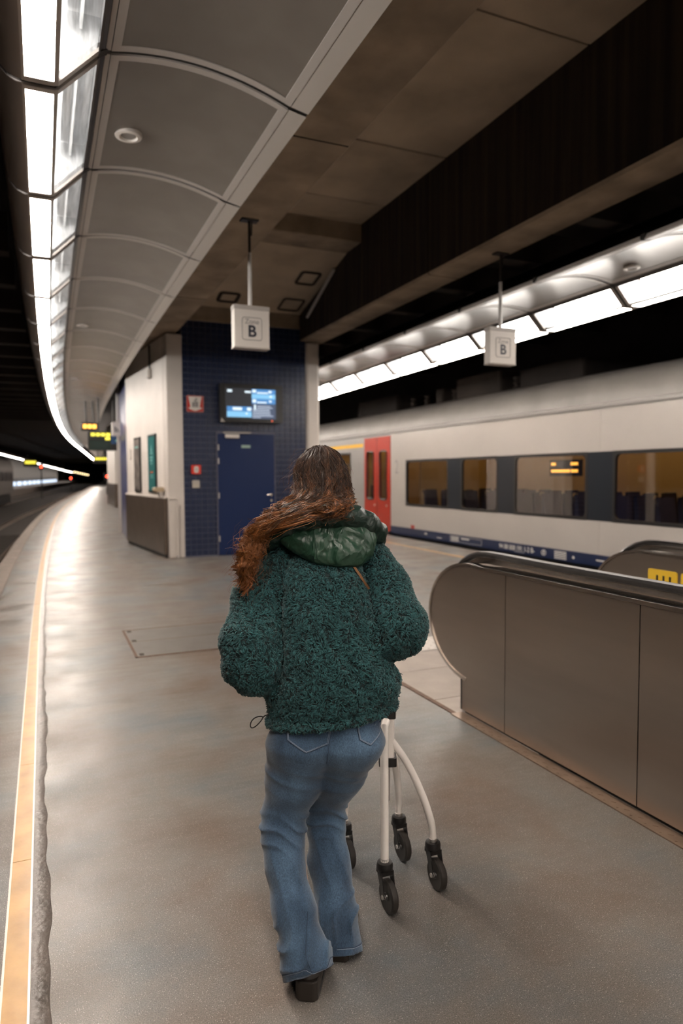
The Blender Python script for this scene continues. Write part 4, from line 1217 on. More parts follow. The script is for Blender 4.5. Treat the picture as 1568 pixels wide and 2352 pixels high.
def surface_nets(fn, lo, hi, h):
    lo = np.array(lo); n = np.ceil((np.array(hi) - lo) / h).astype(int) + 1
    ax = [lo[i] + np.arange(n[i]) * h for i in range(3)]
    G = np.stack(np.meshgrid(*ax, indexing='ij'), -1)
    V = fn(G.reshape(-1, 3)).reshape(n)
    ins = V < 0
    nc = n - 1
    cnt = np.zeros(nc, int)
    offs = [(i, j, k) for i in (0, 1) for j in (0, 1) for k in (0, 1)]
    for (i, j, k) in offs:
        cnt += ins[i:i + nc[0], j:j + nc[1], k:k + nc[2]]
    mask = (cnt > 0) & (cnt < 8)
    idx = np.full(nc, -1); cells = np.argwhere(mask); idx[mask] = np.arange(len(cells))
    acc = np.zeros((len(cells), 3)); num = np.zeros(len(cells))
    for a in offs:
        for d in range(3):
            if a[d]: continue
            b = list(a); b[d] = 1
            va = V[cells[:, 0] + a[0], cells[:, 1] + a[1], cells[:, 2] + a[2]]
            vb = V[cells[:, 0] + b[0], cells[:, 1] + b[1], cells[:, 2] + b[2]]
            c = (va < 0) != (vb < 0)
            t = np.where(c, va / np.where(c, va - vb, 1), 0)
            p = np.zeros((len(cells), 3)); p[:] = a; p[:, d] += t
            acc[c] += p[c]; num[c] += 1
    verts = lo + (cells + acc / num[:, None]) * h
    faces = []
    for d in range(3):
        u, w_ = (d + 1) % 3, (d + 2) % 3
        s0 = [slice(0, None)] * 3; s1 = [slice(0, None)] * 3
        s0[d] = slice(0, -1); s1[d] = slice(1, None)
        A, Bv = ins[tuple(s0)], ins[tuple(s1)]
        e = np.argwhere(A != Bv)
        ok = (e[:, u] > 0) & (e[:, w_] > 0) & (e[:, u] < nc[u]) & (e[:, w_] < nc[w_])
        e = e[ok]
        q = []
        for du, dw in ((-1, -1), (0, -1), (0, 0), (-1, 0)):
            c = e.copy(); c[:, u] += du; c[:, w_] += dw
            q.append(idx[c[:, 0], c[:, 1], c[:, 2]])
        q = np.stack(q, 1)
        flip = ~A[e[:, 0], e[:, 1], e[:, 2]]
        q[flip] = q[flip][:, ::-1]
        faces.append(q)
    return verts, np.concatenate(faces)

def relax(v, f, it=1, k=0.5):
    for _ in range(it):
        s = np.zeros_like(v); c = np.zeros(len(v))
        for a in range(4):
            b = (a + 1) % 4
            np.add.at(s, f[:, a], v[f[:, b]]); np.add.at(c, f[:, a], 1)
            np.add.at(s, f[:, b], v[f[:, a]]); np.add.at(c, f[:, b], 1)
        v = v * (1 - k) + k * s / c[:, None]
    return v

def smin(a, b, k):
    h = np.clip(0.5 + 0.5 * (b - a) / k, 0, 1)
    return b + (a - b) * h - k * h * (1 - h)
def cone(P, a, b, ra, rb):
    a = np.array(a); b = np.array(b); ab = b - a
    t = np.clip(((P - a) @ ab) / (ab @ ab), 0, 1)
    return np.linalg.norm(P - a - t[:, None] * ab, axis=1) - (ra + (rb - ra) * t)
def chain(P, pts, k=0.02):
    d = None
    for p, q in zip(pts[:-1], pts[1:]):
        c = cone(P, p[:3], q[:3], p[3], q[3])
        d = c if d is None else smin(d, c, k)
    return d
def ell(P, c, r):
    q = (P - np.array(c)) / np.array(r)
    l = np.linalg.norm(q, axis=1)
    return (l - 1) * min(r)
def loft(P, tab):
    tab = np.array(tab)
    z = P[:, 2]
    g = [np.interp(z, tab[:, 0], tab[:, i]) for i in range(1, 5)]
    q = np.sqrt(((P[:, 0] - g[0]) / g[1]) ** 2 + ((P[:, 1] - g[2]) / g[3]) ** 2)
    d = (q - 1) * np.minimum(g[1], g[3])
    return np.maximum(d, np.maximum(tab[0, 0] - z, z - tab[-1, 0]))
class Wob:
    def __init__(s, seed, n, lo, hi):
        r = np.random.default_rng(seed)
        d = r.normal(size=(n, 3)); d /= np.linalg.norm(d, axis=1)[:, None]
        s.k = d * r.uniform(lo, hi, n)[:, None]; s.p = r.uniform(0, 6.28, n)
    def __call__(s, P):
        return np.sin(P @ s.k.T + s.p).mean(1) * 2.0
    def ridge(s, P):
        return (1 - np.abs(np.sin(P @ s.k.T + s.p))).mean(1)

person = tag(empty('person', (PX, PY, 0), -YAW), 'person in a green fleece jacket and flared jeans, walking away behind a white walking frame', 'person')

# ---- body
def body_sdf(P):
    d = chain(P, [(-0.05, 2.185, 0.74, .092), (-0.055, 2.21, 1.0, .10), (-0.06, 2.255, 1.20, .10), (-0.065, 2.29, 1.31, .06)], .05)
    d = smin(d, chain(P, [(-0.065, 2.31, 1.33, .050), (-0.068, 2.335, 1.42, .046), (-0.07, 2.35, 1.50, .048)]), .03)
    d = smin(d, chain(P, [(-0.18, 2.29, 1.26, .055), (-0.272, 2.21, 0.98, .045), (-0.165, 2.50, 1.005, .026)]), .03)
    d = smin(d, chain(P, [(0.06, 2.29, 1.26, .055), (0.162, 2.25, 1.05, .045), (0.105, 2.50, 1.012, .026)]), .03)
    d = smin(d, chain(P, [(-0.12, 2.17, 0.70, .085), (-0.192, 2.165, 0.44, .052), (-0.11, 1.98, 0.07, .035)]), .03)
    d = smin(d, chain(P, [(0.015, 2.17, 0.70, .085), (-0.062, 2.245, 0.43, .050), (-0.012, 2.14, 0.06, .035)]), .03)
    hd = ell(P, (-0.07, 2.365, 1.535), (.073, .092, .100))
    hd = smin(hd, ell(P, (-0.07, 2.41, 1.475), (.052, .052, .058)), .03)
    hd = smin(hd, cone(P, (-0.07, 2.455, 1.525), (-0.07, 2.478, 1.497), .008, .013), .012)
    hd = smin(hd, ell(P, (-0.07, 2.452, 1.462), (.024, .012, .012)), .008)
    for s in (-1, 1):
        hd = smin(hd, ell(P, (-0.07 + s * .076, 2.37, 1.515), (.010, .022, .032)), .008)
        hd = np.maximum(hd, -ell(P, (-0.07 + s * .030, 2.462, 1.533), (.015, .014, .010)))
    return smin(d, hd, .02)
bv, bf = surface_nets(body_sdf, (-0.36, 1.9, 0.0), (0.28, 2.6, 1.68), 0.0105)
def hand_sdf(P, cx, s, z0):
    d = chain(P, [(cx, 2.47, z0 + .010, .027), (cx, 2.505, z0 + .012, .030)], .02)
    d = smin(d, ell(P, (cx, 2.515, z0 + .014), (.042, .034, .018)), .015)
    for i, o in enumerate((-.034, -.012, .011, .033)):
        e = (1.0, 1.08, 1.05, .9)[i if s > 0 else 3 - i]
        d = np.minimum(d, chain(P, [(cx + o, 2.522, z0 + .020, .0100), (cx + o, 2.522 + .040 * e, z0 + .024, .0096), (cx + o, 2.522 + .056 * e, z0 + .002, .0088), (cx + o, 2.522 + .038 * e, z0 - .020, .0078)], .006))
    return np.minimum(d, chain(P, [(cx - s * .030, 2.495, z0 + .004, .013), (cx - s * .046, 2.522, z0 - .012, .0105), (cx - s * .040, 2.550, z0 - .021, .0085)], .008))
allv, allf = [bv], [bf]; base = len(bv)
for cx, s, z0 in ((-0.165, -1, 1.0), (0.105, 1, 1.0)):
    hv, hf = surface_nets(lambda P: hand_sdf(P, cx, s, z0), (cx - .075, 2.42, z0 - .06), (cx + .075, 2.62, z0 + .07), 0.0045)
    allv.append(hv); allf.append(hf + base); base += len(hv)
M_skin = mat('skin', (0.50, 0.30, 0.22), 0.5, var=0.1, scale=20)
inst('body', np_mesh('body', loc_(np.concatenate(allv)), np.concatenate(allf), M_skin), person)
for s in (-1, 1):
    ey = MB().lathe([(0.001, -.010), (.007, -.007), (.0100, 0), (.007, .007), (0.001, .010)], (-0.07 + s * .030 - PR0, 2.4425 - PD0, 1.533), axis=1, seg=14).build('eye', mat('eye_white', (0.7, 0.66, 0.62), 0.3), person, True)
    MB().lathe([(0.0055, 0), (.004, .0015), (.001, .002)], (-0.07 + s * .030 - PR0, 2.4505 - PD0, 1.533), axis=1, seg=12).build('iris', mat('iris_brown', (0.05, 0.025, 0.012), 0.2), ey, True)
    MB().tube([(-0.07 + s * q - PR0, y_ - PD0, z_) for q, y_, z_ in ((.012, 2.459, 1.551), (.026, 2.458, 1.556), (.042, 2.447, 1.552))], [.003, .0035, .0015], 6).build('eyebrow', mat('brow_brown', (0.03, 0.015, 0.009), 0.6), person, True)
MB().tube([(q - PR0, y_ - PD0, z_) for q, y_, z_ in ((-.092, 2.456, 1.4625), (-.08, 2.4635, 1.464), (-.07, 2.4655, 1.463), (-.06, 2.4635, 1.464), (-.048, 2.456, 1.4625))], [.002, .0045, .005, .0045, .002], 8).build('lips', mat('lip_pink', (0.36, 0.13, 0.10), 0.45), person, True)

# ---- jacket
HEM = lambda P: 0.772 + 0.12 * (P[:, 0] + 0.04)
wj1 = Wob(3, 10, 22, 48); wj2 = Wob(5, 12, 60, 120)
def jacket_sdf(P):
    tab = [(0.66, -.036, .213, 2.175, .135), (0.765, -.036, .216, 2.175, .136), (0.80, -.036, .207, 2.177, .131), (0.87, -.036, .219, 2.18, .140),
           (0.93, -.038, .205, 2.19, .144), (1.0, -.046, .190, 2.20, .147), (1.12, -.056, .178, 2.225, .147), (1.22, -.06, .168, 2.25, .137), (1.30, -.062, .15, 2.285, .118), (1.36, -.065, .115, 2.305, .105), (1.40, -.065, .085, 2.32, .085)]
    t = loft(P, tab)
    L_ = chain(P, [(-.185, 2.285, 1.265, .080), (-.262, 2.25, 1.13, .090), (-.282, 2.175, 1.005, .098), (-.275, 2.165, .957, .100)], .03)
    L_ = smin(L_, chain(P, [(-.275, 2.165, .957, .100), (-.225, 2.36, .985, .080), (-.18, 2.47, 1.0, .052)]), .03)
    R_ = chain(P, [(.065, 2.285, 1.275, .078), (.14, 2.265, 1.16, .085), (.163, 2.21, 1.07, .094), (.163, 2.20, 1.045, .095)], .03)
    R_ = smin(R_, chain(P, [(.163, 2.20, 1.045, .095), (.145, 2.38, 1.02, .078), (.115, 2.47, 1.012, .052)]), .03)
    d = smin(smin(t, L_, .005), R_, .005)
    # hem groove
    h = P[:, 2] - HEM(P)
    d = d + 0.009 * np.exp(-((h - 0.026) / 0.007) ** 2)
    for ln in (((-.155, 1.32), (-.185, 1.22), (-.190, 1.10), (-.183, .98), (-.200, .88)), ((.055, 1.30), (.085, 1.18), (.105, 1.10), (.128, 1.02))):
        g = np.full(len(P), 1e9)
        for a, b in zip(ln[:-1], ln[1:]):
            a = np.array(a); e = np.array(b) - a
            t_ = np.clip(((P[:, 0] - a[0]) * e[0] + (P[:, 2] - a[1]) * e[1]) / (e @ e), 0, 1)
            g = np.minimum(g, np.hypot(P[:, 0] - a[0] - t_ * e[0], P[:, 2] - a[1] - t_ * e[1]))
        d = d + np.where(P[:, 1] < 2.24, 0.016 * np.exp(-(g / 0.010) ** 2), 0)
    # gathered folds along the back
    d = d - np.where(P[:, 1] < 2.2, 0.004 * np.sin(P[:, 2] * 42 + 9 * np.sin(P[:, 0] * 11)) * np.exp(-((P[:, 2] - .95) / .12) ** 2), 0)
    d = d - 0.006 * wj1(P) - 0.0025 * wj2(P)
    return np.maximum(d, -h)
jv, jf = surface_nets(jacket_sdf, (-0.42, 1.98, 0.70), (0.30, 2.56, 1.44), 0.0078)
jv = relax(jv, jf, 1, 0.4)
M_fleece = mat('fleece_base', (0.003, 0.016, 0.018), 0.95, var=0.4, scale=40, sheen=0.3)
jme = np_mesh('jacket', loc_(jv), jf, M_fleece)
jacket = inst('jacket', jme, person)
# fleece pile: short curled tufts
def tufts(v, f, count, length, width, keep=None):
    a, b, c, d_ = (v[f[:, i]] for i in range(4))
    nrm = np.cross(c - a, d_ - b); area = np.linalg.norm(nrm, axis=1) * 0.5
    nrm /= (np.linalg.norm(nrm, axis=1)[:, None] + 1e-9)
    w_ = area.copy()
    if keep is not None: w_ = w_ * keep((a + c) / 2)
    pick = rng.choice(len(f), count, p=w_ / w_.sum())
    s, t = rng.random((2, count))
    P = (a[pick] * ((1 - s) * (1 - t))[:, None] + b[pick] * (s * (1 - t))[:, None] + c[pick] * (s * t)[:, None] + d_[pick] * ((1 - s) * t)[:, None])
    n = nrm[pick]
    fl = Wob(11, 14, 70, 210); f2 = Wob(12, 14, 70, 210); f3 = Wob(13, 12, 260, 620)
    flow = np.stack([fl(P) * 1.5, np.zeros(count), -0.55 + f2(P) * 1.2], 1) + rng.normal(size=(count, 3)) * 0.35
    flow -= n * (flow * n).sum(1)[:, None]
    flow /= (np.linalg.norm(flow, axis=1)[:, None] + 1e-9)
    clump = f3(P)
    ln = length * rng.uniform(0.7, 1.25, count) * (1 + 0.45 * clump)
    side = np.cross(n, flow); wd = width * rng.uniform(0.75, 1.3, count)
    vs, out = [], []
    steps = ((0.0, 0.0, -0.10, 1.0), (0.38, 0.35, 0.42, 1.05), (0.80, 0.72, 0.55, 0.75), (1.0, 1.05, 0.36, 0.12))
    for (_, along, upw, wdt) in steps:
        ctr = P + flow * (ln * along)[:, None] + n * (ln * upw)[:, None]
        tri = [ctr + side * (wd * wdt)[:, None], ctr + n * (wd * wdt * 0.9)[:, None], ctr - side * (wd * wdt)[:, None]]
        vs.append(np.stack(tri, 1))
    V = np.stack(vs, 1)            # count, 4, 3, 3
    V = V.reshape(count * 12, 3)
    o = (np.arange(count) * 12)[:, None]
    F = []
    for k in range(3):
        for (p, q) in ((0, 1), (1, 2)):
            F.append(np.concatenate([o + k * 3 + p, o + k * 3 + q, o + k * 3 + 3 + q, o + k * 3 + 3 + p], 1))
    F = np.concatenate(F)
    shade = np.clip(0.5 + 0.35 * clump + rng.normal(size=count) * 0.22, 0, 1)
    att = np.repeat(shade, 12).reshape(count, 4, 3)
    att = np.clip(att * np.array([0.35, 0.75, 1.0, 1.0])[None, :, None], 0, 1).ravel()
    return V, F, att
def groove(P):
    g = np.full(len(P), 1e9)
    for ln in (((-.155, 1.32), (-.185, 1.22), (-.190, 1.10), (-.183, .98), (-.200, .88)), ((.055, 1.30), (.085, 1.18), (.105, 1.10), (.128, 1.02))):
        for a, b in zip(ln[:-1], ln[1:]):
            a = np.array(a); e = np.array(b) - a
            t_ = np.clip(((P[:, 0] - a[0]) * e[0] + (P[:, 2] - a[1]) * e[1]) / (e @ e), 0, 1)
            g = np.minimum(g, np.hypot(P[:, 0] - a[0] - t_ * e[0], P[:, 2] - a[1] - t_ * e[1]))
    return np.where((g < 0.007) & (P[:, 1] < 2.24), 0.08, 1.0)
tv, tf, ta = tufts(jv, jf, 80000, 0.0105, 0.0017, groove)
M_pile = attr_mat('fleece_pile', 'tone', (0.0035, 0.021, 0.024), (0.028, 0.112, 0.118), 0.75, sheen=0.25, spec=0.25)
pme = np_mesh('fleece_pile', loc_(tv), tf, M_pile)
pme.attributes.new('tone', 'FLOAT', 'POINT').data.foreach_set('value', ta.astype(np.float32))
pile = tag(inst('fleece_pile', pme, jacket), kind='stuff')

# ---- hood
poly = np.array([(-.226, 1.348), (-.155, 1.300), (-.085, 1.268), (-.01, 1.256), (.062, 1.259), (.100, 1.290), (.116, 1.345), (.104, 1.40), (.05, 1.435), (-.05, 1.44), (-.13, 1.425), (-.185, 1.385)])
def poly_sd(r, z):
    """positive inside"""
    d = np.full(r.shape, 1e9); ins = np.zeros(r.shape, bool)
    n = len(poly)
    for i in range(n):
        a, b = poly[i], poly[(i + 1) % n]
        e = b - a
        t = np.clip(((r - a[0]) * e[0] + (z - a[1]) * e[1]) / (e @ e), 0, 1)
        d = np.minimum(d, np.hypot(r - a[0] - t * e[0], z - a[1] - t * e[1]))
        c = ((a[1] > z) != (b[1] > z)) & (r < (b[0] - a[0]) * (z - a[1]) / (b[1] - a[1] + 1e-12) + a[0])
        ins ^= c
    return np.where(ins, d, -d)
wh = Wob(21, 7, 45, 95); wh2 = Wob(22, 9, 90, 200); wh3 = Wob(26, 6, 30, 60)
def hood_sdf(P):
    r, y, z = P.T
    s = poly_sd(r, z)
    u = np.clip(s / 0.075, 0, 1)
    T = 0.055 * np.sqrt(u * (2 - u) + 1e-6)
    y0 = 2.145 + (z - 1.26) * 0.42 + 0.9 * (r + 0.04) ** 2
    d = np.where(s > 0, np.abs(y - y0) - T, np.hypot(np.abs(y - y0) , -s))
    d = np.where(s > 0, d * 0.8, d)
    crease = wh.ridge(P + 0.012 * wh3(P)[:, None]) ** 3
    return d - 0.016 * crease * u + 0.004 * u - 0.0035 * wh2(P) * u
hv, hf = surface_nets(hood_sdf, (-0.26, 2.02, 1.22), (0.16, 2.30, 1.48), 0.0052)
hv = relax(hv, hf, 2, 0.45)
def crumpled(name, col, col2):
    m, nt, b = nt_of(name)
    N, L = nt.nodes, nt.links
    tc = N.new('ShaderNodeTexCoord')
    nz = N.new('ShaderNodeTexNoise'); nz.inputs['Scale'].default_value = 9; nz.inputs['Detail'].default_value = 3
    L.new(tc.outputs['Object'], nz.inputs['Vector'])
    add = N.new('ShaderNodeVectorMath'); add.operation = 'MULTIPLY_ADD'; add.inputs[1].default_value = (0.10, 0.10, 0.10)
    L.new(nz.outputs['Color'], add.inputs[0]); L.new(tc.outputs['Object'], add.inputs[2])
    prev = None
    for sc_, st_, ds in ((17, 0.75, 0.020), (38, 0.6, 0.009), (85, 0.35, 0.004)):
        mp = N.new('ShaderNodeMapping'); mp.inputs['Rotation'].default_value = (0.3 * sc_, 0.7, 0.2 * sc_); mp.inputs['Scale'].default_value = (1, 1, 0.55)
        L.new(add.outputs[0], mp.inputs[0])
        vo = N.new('ShaderNodeTexVoronoi'); vo.inputs['Scale'].default_value = sc_
        L.new(mp.outputs[0], vo.inputs['Vector'])
        bp = N.new('ShaderNodeBump'); bp.inputs['Strength'].default_value = st_; bp.inputs['Distance'].default_value = ds
        L.new(vo.outputs['Distance'], bp.inputs['Height'])
        if prev: L.new(prev.outputs[0], bp.inputs['Normal'])
        prev = bp
    L.new(prev.outputs[0], b.inputs['Normal'])
    cr = N.new('ShaderNodeValToRGB'); e = cr.color_ramp.elements
    e[0].position = 0.3; e[0].color = (*col2, 1); e[1].position = 0.7; e[1].color = (*col, 1)
    L.new(nz.outputs['Fac'], cr.inputs[0]); L.new(cr.outputs[0], b.inputs['Base Color'])
    b.inputs['Roughness'].default_value = 0.40
    return m
M_nylon = crumpled('green_nylon', (0.020, 0.060, 0.036), (0.012, 0.040, 0.024))
hood = inst('hood', np_mesh('hood', loc_(hv), hf, M_nylon), person)
colp = [(-.14, 2.43, 1.262, .030), (-.235, 2.36, 1.278, .033), (-.262, 2.275, 1.308, .036), (-.232, 2.215, 1.350, .037), (-.180, 2.185, 1.388, .038), (-.108, 2.165, 1.414, .038), (-.03, 2.165, 1.418, .037),
        (.035, 2.18, 1.415, .036), (.083, 2.205, 1.392, .036), (.112, 2.245, 1.360, .035), (.112, 2.32, 1.325, .032), (.03, 2.42, 1.285, .030)]
def collar_sdf(P):
    d = chain(P, colp, .02)
    return d - 0.006 * (wh.ridge(P * 1.3) ** 3) - 0.003 * wh2(P)
cv_, cf_ = surface_nets(collar_sdf, (-0.32, 2.10, 1.20), (0.17, 2.49, 1.48), 0.0062)
inst('rolled_collar', np_mesh('rolled_collar', loc_(relax(cv_, cf_, 1, .4)), cf_, crumpled('green_nylon_lining', (0.010, 0.028, 0.021), (0.007, 0.020, 0.015))), hood)

# ---- helpers that lay thin details onto a garment seen from behind
def bvh_of(v, f):
    return BVHTree.FromPolygons([tuple(p) for p in loc_(v)], [tuple(int(i) for i in q) for q in f])
def on_back(bvh, r, z, lift=0.001):
    h = bvh.ray_cast(Vector((r - PR0, -1.0, z)), Vector((0, 1, 0)))
    if h[0] is None: return None
    return h[0] + h[1] * lift
def line_on(bvh, pts, n, lift):
    out = []
    for (a, b) in zip(pts[:-1], pts[1:]):
        for k in range(n):
            t = k / n
            p = on_back(bvh, a[0] + (b[0] - a[0]) * t, a[1] + (b[1] - a[1]) * t, lift)
            if p is not None: out.append(p)
    p = on_back(bvh, *pts[-1], lift)
    if p is not None: out.append(p)
    return out
hb = bvh_of(hv, hf); jb = bvh_of(jv, jf)
seam = line_on(hb, [(-.098, 1.43), (-.085, 1.36), (-.076, 1.29)], 10, 0.0)
MB().tube(seam, 0.0016, 6).build('hood_seam', mat('seam_green', (0.010, 0.034, 0.022), 0.6), hood, True)
st = line_on(jb, [(.026, 1.266), (.050, 1.228), (.077, 1.182)], 8, 0.011)
if len(st) > 3:
    mb = MB(); vs, fs = [], []
    for i, p in enumerate(st):
        t_ = (st[min(i + 1, len(st) - 1)] - st[max(i - 1, 0)]).normalized(); sd = t_.cross(Vector((0, -1, 0))).normalized() * 0.0036
        up_ = Vector((0, -0.003, 0))
        vs += [p - sd, p + sd, p + sd + up_, p - sd + up_]
    for i in range(len(st) - 1):
        for k in range(4):
            l = (k + 1) % 4; fs.append((i * 4 + k, i * 4 + l, i * 4 + 4 + l, i * 4 + 4 + k))
    mb.add(vs, fs); tag(mb.build('bag_strap', mat('tan_leather', (0.26, 0.13, 0.055), 0.5), person, True), 'tan shoulder bag strap')
# drawcord loop at the hem
lp = []
for k in range(19):
    a = 2 * math.pi * k / 18
    lp.append((-.272 - .020 * math.cos(a) - PR0, 2.12 + 0.006 * math.sin(a) - PD0, .772 + .010 * math.sin(a) * (1.2 + math.cos(a) * 0.5) - 0.012 * math.cos(a)))
lp = [(-.235 - PR0, 2.125 - PD0, .792), (-.246 - PR0, 2.12 - PD0, .790)] + lp[9:] + lp[1:10] + [(-.246 - PR0, 2.122 - PD0, .788)]
MB().tube(lp, 0.0020, 6).build('drawcord', M_blk, jacket, True)

# ---- jeans
wd1 = Wob(31, 10, 20, 45); wd2 = Wob(32, 12, 55, 120)
LL = [(-.130, 2.158, .69, .101), (-.158, 2.168, .57, .091), (-.193, 2.165, .445, .069), (-.194, 2.135, .39, .064), (-.184, 2.095, .32, .060), (-.155, 2.04, .215, .063), (-.118, 1.990, .105, .071), (-.100, 1.972, .02, .082)]
RL = [(.018, 2.158, .69, .096), (-.018, 2.198, .57, .083), (-.060, 2.245, .435, .061), (-.058, 2.232, .38, .060), (-.046, 2.20, .27, .064), (-.028, 2.155, .13, .067), (-.010, 2.135, .0, .074)]
def folds(P, pts, kz):
    """soft cross creases bunched at the back of the knee and pooled at the ankle"""
    z = P[:, 2]; q = P[:, 0]
    rg = lambda a: (1 - np.abs(np.sin(a))) ** 2 - 0.3
    k1 = np.exp(-((z - kz) / 0.040) ** 2)
    f = 0.0115 * k1 * rg(z * 72 + q * 24 + 1.2 * np.sin(q * 38) + P[:, 1] * 12)
    k2 = np.exp(-((z - 0.13) / 0.075) ** 2)
    f += 0.0115 * k2 * rg(z * 26 - q * 42 + 1.2 * np.sin(z * 30 + q * 20) + P[:, 1] * 10)
    k3 = np.exp(-((z - 0.60) / 0.05) ** 2)
    f += 0.0055 * k3 * rg(z * 62 + q * 16 + 1.0)
    k4 = np.exp(-((z - 0.30) / 0.07) ** 2)
    f += 0.0065 * k4 * rg(z * 20 + q * 50 + 0.6)
    return f
HEML = lambda x, y: 0.056 + 0.36 * (x + .10) - 0.62 * (y - 1.972)
HEMR = lambda x, y: 0.006 - 0.42 * (y - 2.137)
def jeans_sdf(P):
    pel = loft(P, [(0.58, -.055, .06, 2.18, .03), (0.64, -.055, .13, 2.175, .08), (0.70, -.052, .176, 2.172, .117), (0.77, -.046, .183, 2.175, .122), (0.83, -.044, .175, 2.18, .118)])
    pel = smin(pel, ell(P, (-.125, 2.122, .708), (.090, .072, .088)), .04)
    pel = smin(pel, ell(P, (.028, 2.122, .715), (.088, .072, .086)), .04)
    l = chain(P, LL, .03) - folds(P, LL, .425)
    r = chain(P, RL, .03) - folds(P, RL, .415)
    l = np.maximum(l, HEML(P[:, 0], P[:, 1]) - P[:, 2])
    r = np.maximum(r, HEMR(P[:, 0], P[:, 1]) - P[:, 2])
    lr = smin(l, r, .006)
    d = smin(pel, lr, .06)
    d = d + 0.016 * np.clip((P[:, 2] - 0.69) / 0.06, 0, 1)
    return d - 0.0022 * wd1(P) - 0.0012 * wd2(P)
nv, nf = surface_nets(jeans_sdf, (-0.30, 1.86, -0.01), (0.18, 2.36, 0.86), 0.0050)
nv = relax(nv, nf, 1, 0.35)
def denim():
    m, nt, b = nt_of('washed_denim')
    N, L = nt.nodes, nt.links
    tc = N.new('ShaderNodeTexCoord')
    nz = N.new('ShaderNodeTexNoise'); nz.inputs['Scale'].default_value = 9; nz.inputs['Detail'].default_value = 6
    mp = N.new('ShaderNodeMapping'); mp.inputs['Scale'].default_value = (1, 1, 0.4)
    L.new(tc.outputs['Object'], mp.inputs[0]); L.new(mp.outputs[0], nz.inputs['Vector'])
    cr = N.new('ShaderNodeValToRGB'); e = cr.color_ramp.elements
    e[0].position = 0.3; e[0].color = (0.020, 0.039, 0.072, 1)
    e[1].position = 0.72; e[1].color = (0.078, 0.136, 0.212, 1)
    L.new(nz.outputs['Fac'], cr.inputs[0])
    tw = N.new('ShaderNodeTexNoise'); tw.inputs['Scale'].default_value = 420; tw.inputs['Detail'].default_value = 1
    m2 = N.new('ShaderNodeMapping'); m2.inputs['Scale'].default_value = (1, 1, 0.35); L.new(tc.outputs['Object'], m2.inputs[0]); L.new(m2.outputs[0], tw.inputs['Vector'])
    mr = N.new('ShaderNodeMapRange'); mr.inputs['From Min'].default_value = 0.3; mr.inputs['From Max'].default_value = 0.7; mr.inputs['To Min'].default_value = 0.72; mr.inputs['To Max'].default_value = 1.3
    L.new(tw.outputs['Fac'], mr.inputs['Value'])
    mx = N.new('ShaderNodeMix'); mx.data_type = 'RGBA'; mx.blend_type = 'MULTIPLY'; mx.inputs['Factor'].default_value = 1
    L.new(cr.outputs[0], mx.inputs['A']); L.new(mr.outputs[0], mx.inputs['B']); L.new(mx.outputs['Result'], b.inputs['Base Color'])
    b.inputs['Roughness'].default_value = 0.85; b.inputs['Sheen Weight'].default_value = 0.25; b.inputs['Specular IOR Level'].default_value = 0.2
    bp = N.new('ShaderNodeBump'); bp.inputs['Strength'].default_value = 0.3; bp.inputs['Distance'].default_value = 0.001
    L.new(tw.outputs['Fac'], bp.inputs['Height']); L.new(bp.outputs[0], b.inputs['Normal'])
    return m
M_denim = denim()
jeans = inst('jeans', np_mesh('jeans', loc_(nv), nf, M_denim), person)
nb = bvh_of(nv, nf)
M_stitch = mat('denim_stitch', (0.20, 0.24, 0.31), 0.8)
M_stitchd = mat('denim_seam_dark', (0.028, 0.048, 0.085), 0.85)
def pocket(pts):
    ctr = (sum(p[0] for p in pts) / len(pts), sum(p[1] for p in pts) / len(pts))
    top = []; rows = 7
    # patch: fan of rings so it follows the cloth
    vs, fs = [], []
    ring = []
    dense = []
    for a, b in zip(pts, pts[1:] + pts[:1]):
        for k in range(5): dense.append((a[0] + (b[0] - a[0]) * k / 5, a[1] + (b[1] - a[1]) * k / 5))
    n = len(dense)
    for j, (sc_, lf) in enumerate(((1.0, 0.0), (0.985, 0.0022), (0.7, 0.0024), (0.35, 0.0024))):
        for q in dense:
            p = on_back(nb, ctr[0] + (q[0] - ctr[0]) * sc_, ctr[1] + (q[1] - ctr[1]) * sc_, lf)
            vs.append(p if p is not None else Vector((q[0] - PR0, 0.1, q[1])))
    p = on_back(nb, ctr[0], ctr[1], 0.0024); vs.append(p)
    for j in range(3):
        for k in range(n):
            l = (k + 1) % n; fs.append((j * n + k, j * n + l, j * n + n + l, j * n + n + k))
    for k in range(n): fs.append((3 * n + k, 3 * n + (k + 1) % n, 4 * n))
    po = MB().add(vs, fs).build('back_pocket', M_denim, jeans, True)
    for sc_ in (0.955, 0.90):
        l = [on_back(nb, ctr[0] + (q[0] - ctr[0]) * sc_, ctr[1] + (q[1] - ctr[1]) * sc_, 0.0028) for q in dense]
        l = [p for p in l if p is not None]
        MB().tube(l, 0.0007, 4, closed=True).build('stitching', M_stitch, po)
    for a, b in zip(pts, pts[1:] + pts[:1]):
        l = line_on(nb, [a, b], 8, 0.0012)
        if len(l) > 2: MB().tube(l, 0.0013, 4).build('pocket_edge', M_stitchd, po)
def PXR(u, v, d=2.06):
    return ((u - 784) / 1568 * d * 1.0 - 0.0, 1.55 - (v - 1090) / 1568 * d * 0.995 - 0.0)
pocket([(-.176, .775), (-.172, .735), (-.112, .702), (-.042, .722), (-.030, .778)])
pocket([(.040, .785), (.052, .735), (.085, .715), (.120, .735), (.128, .79)])
for pts, m in (([(-.028, .80), (-.040, .74), (-.044, .70), (-.050, .66)], M_stitchd), ([(-.108, .235), (-.112, .15), (-.090, .09)], M_stitchd)):
    l = line_on(nb, pts, 8, 0.0006)
    if len(l) > 2: MB().tube(l, 0.0012, 5).build('seam', m, jeans, True)
def side_seam(pts, rad, sgn, nm='inseam'):
    pass
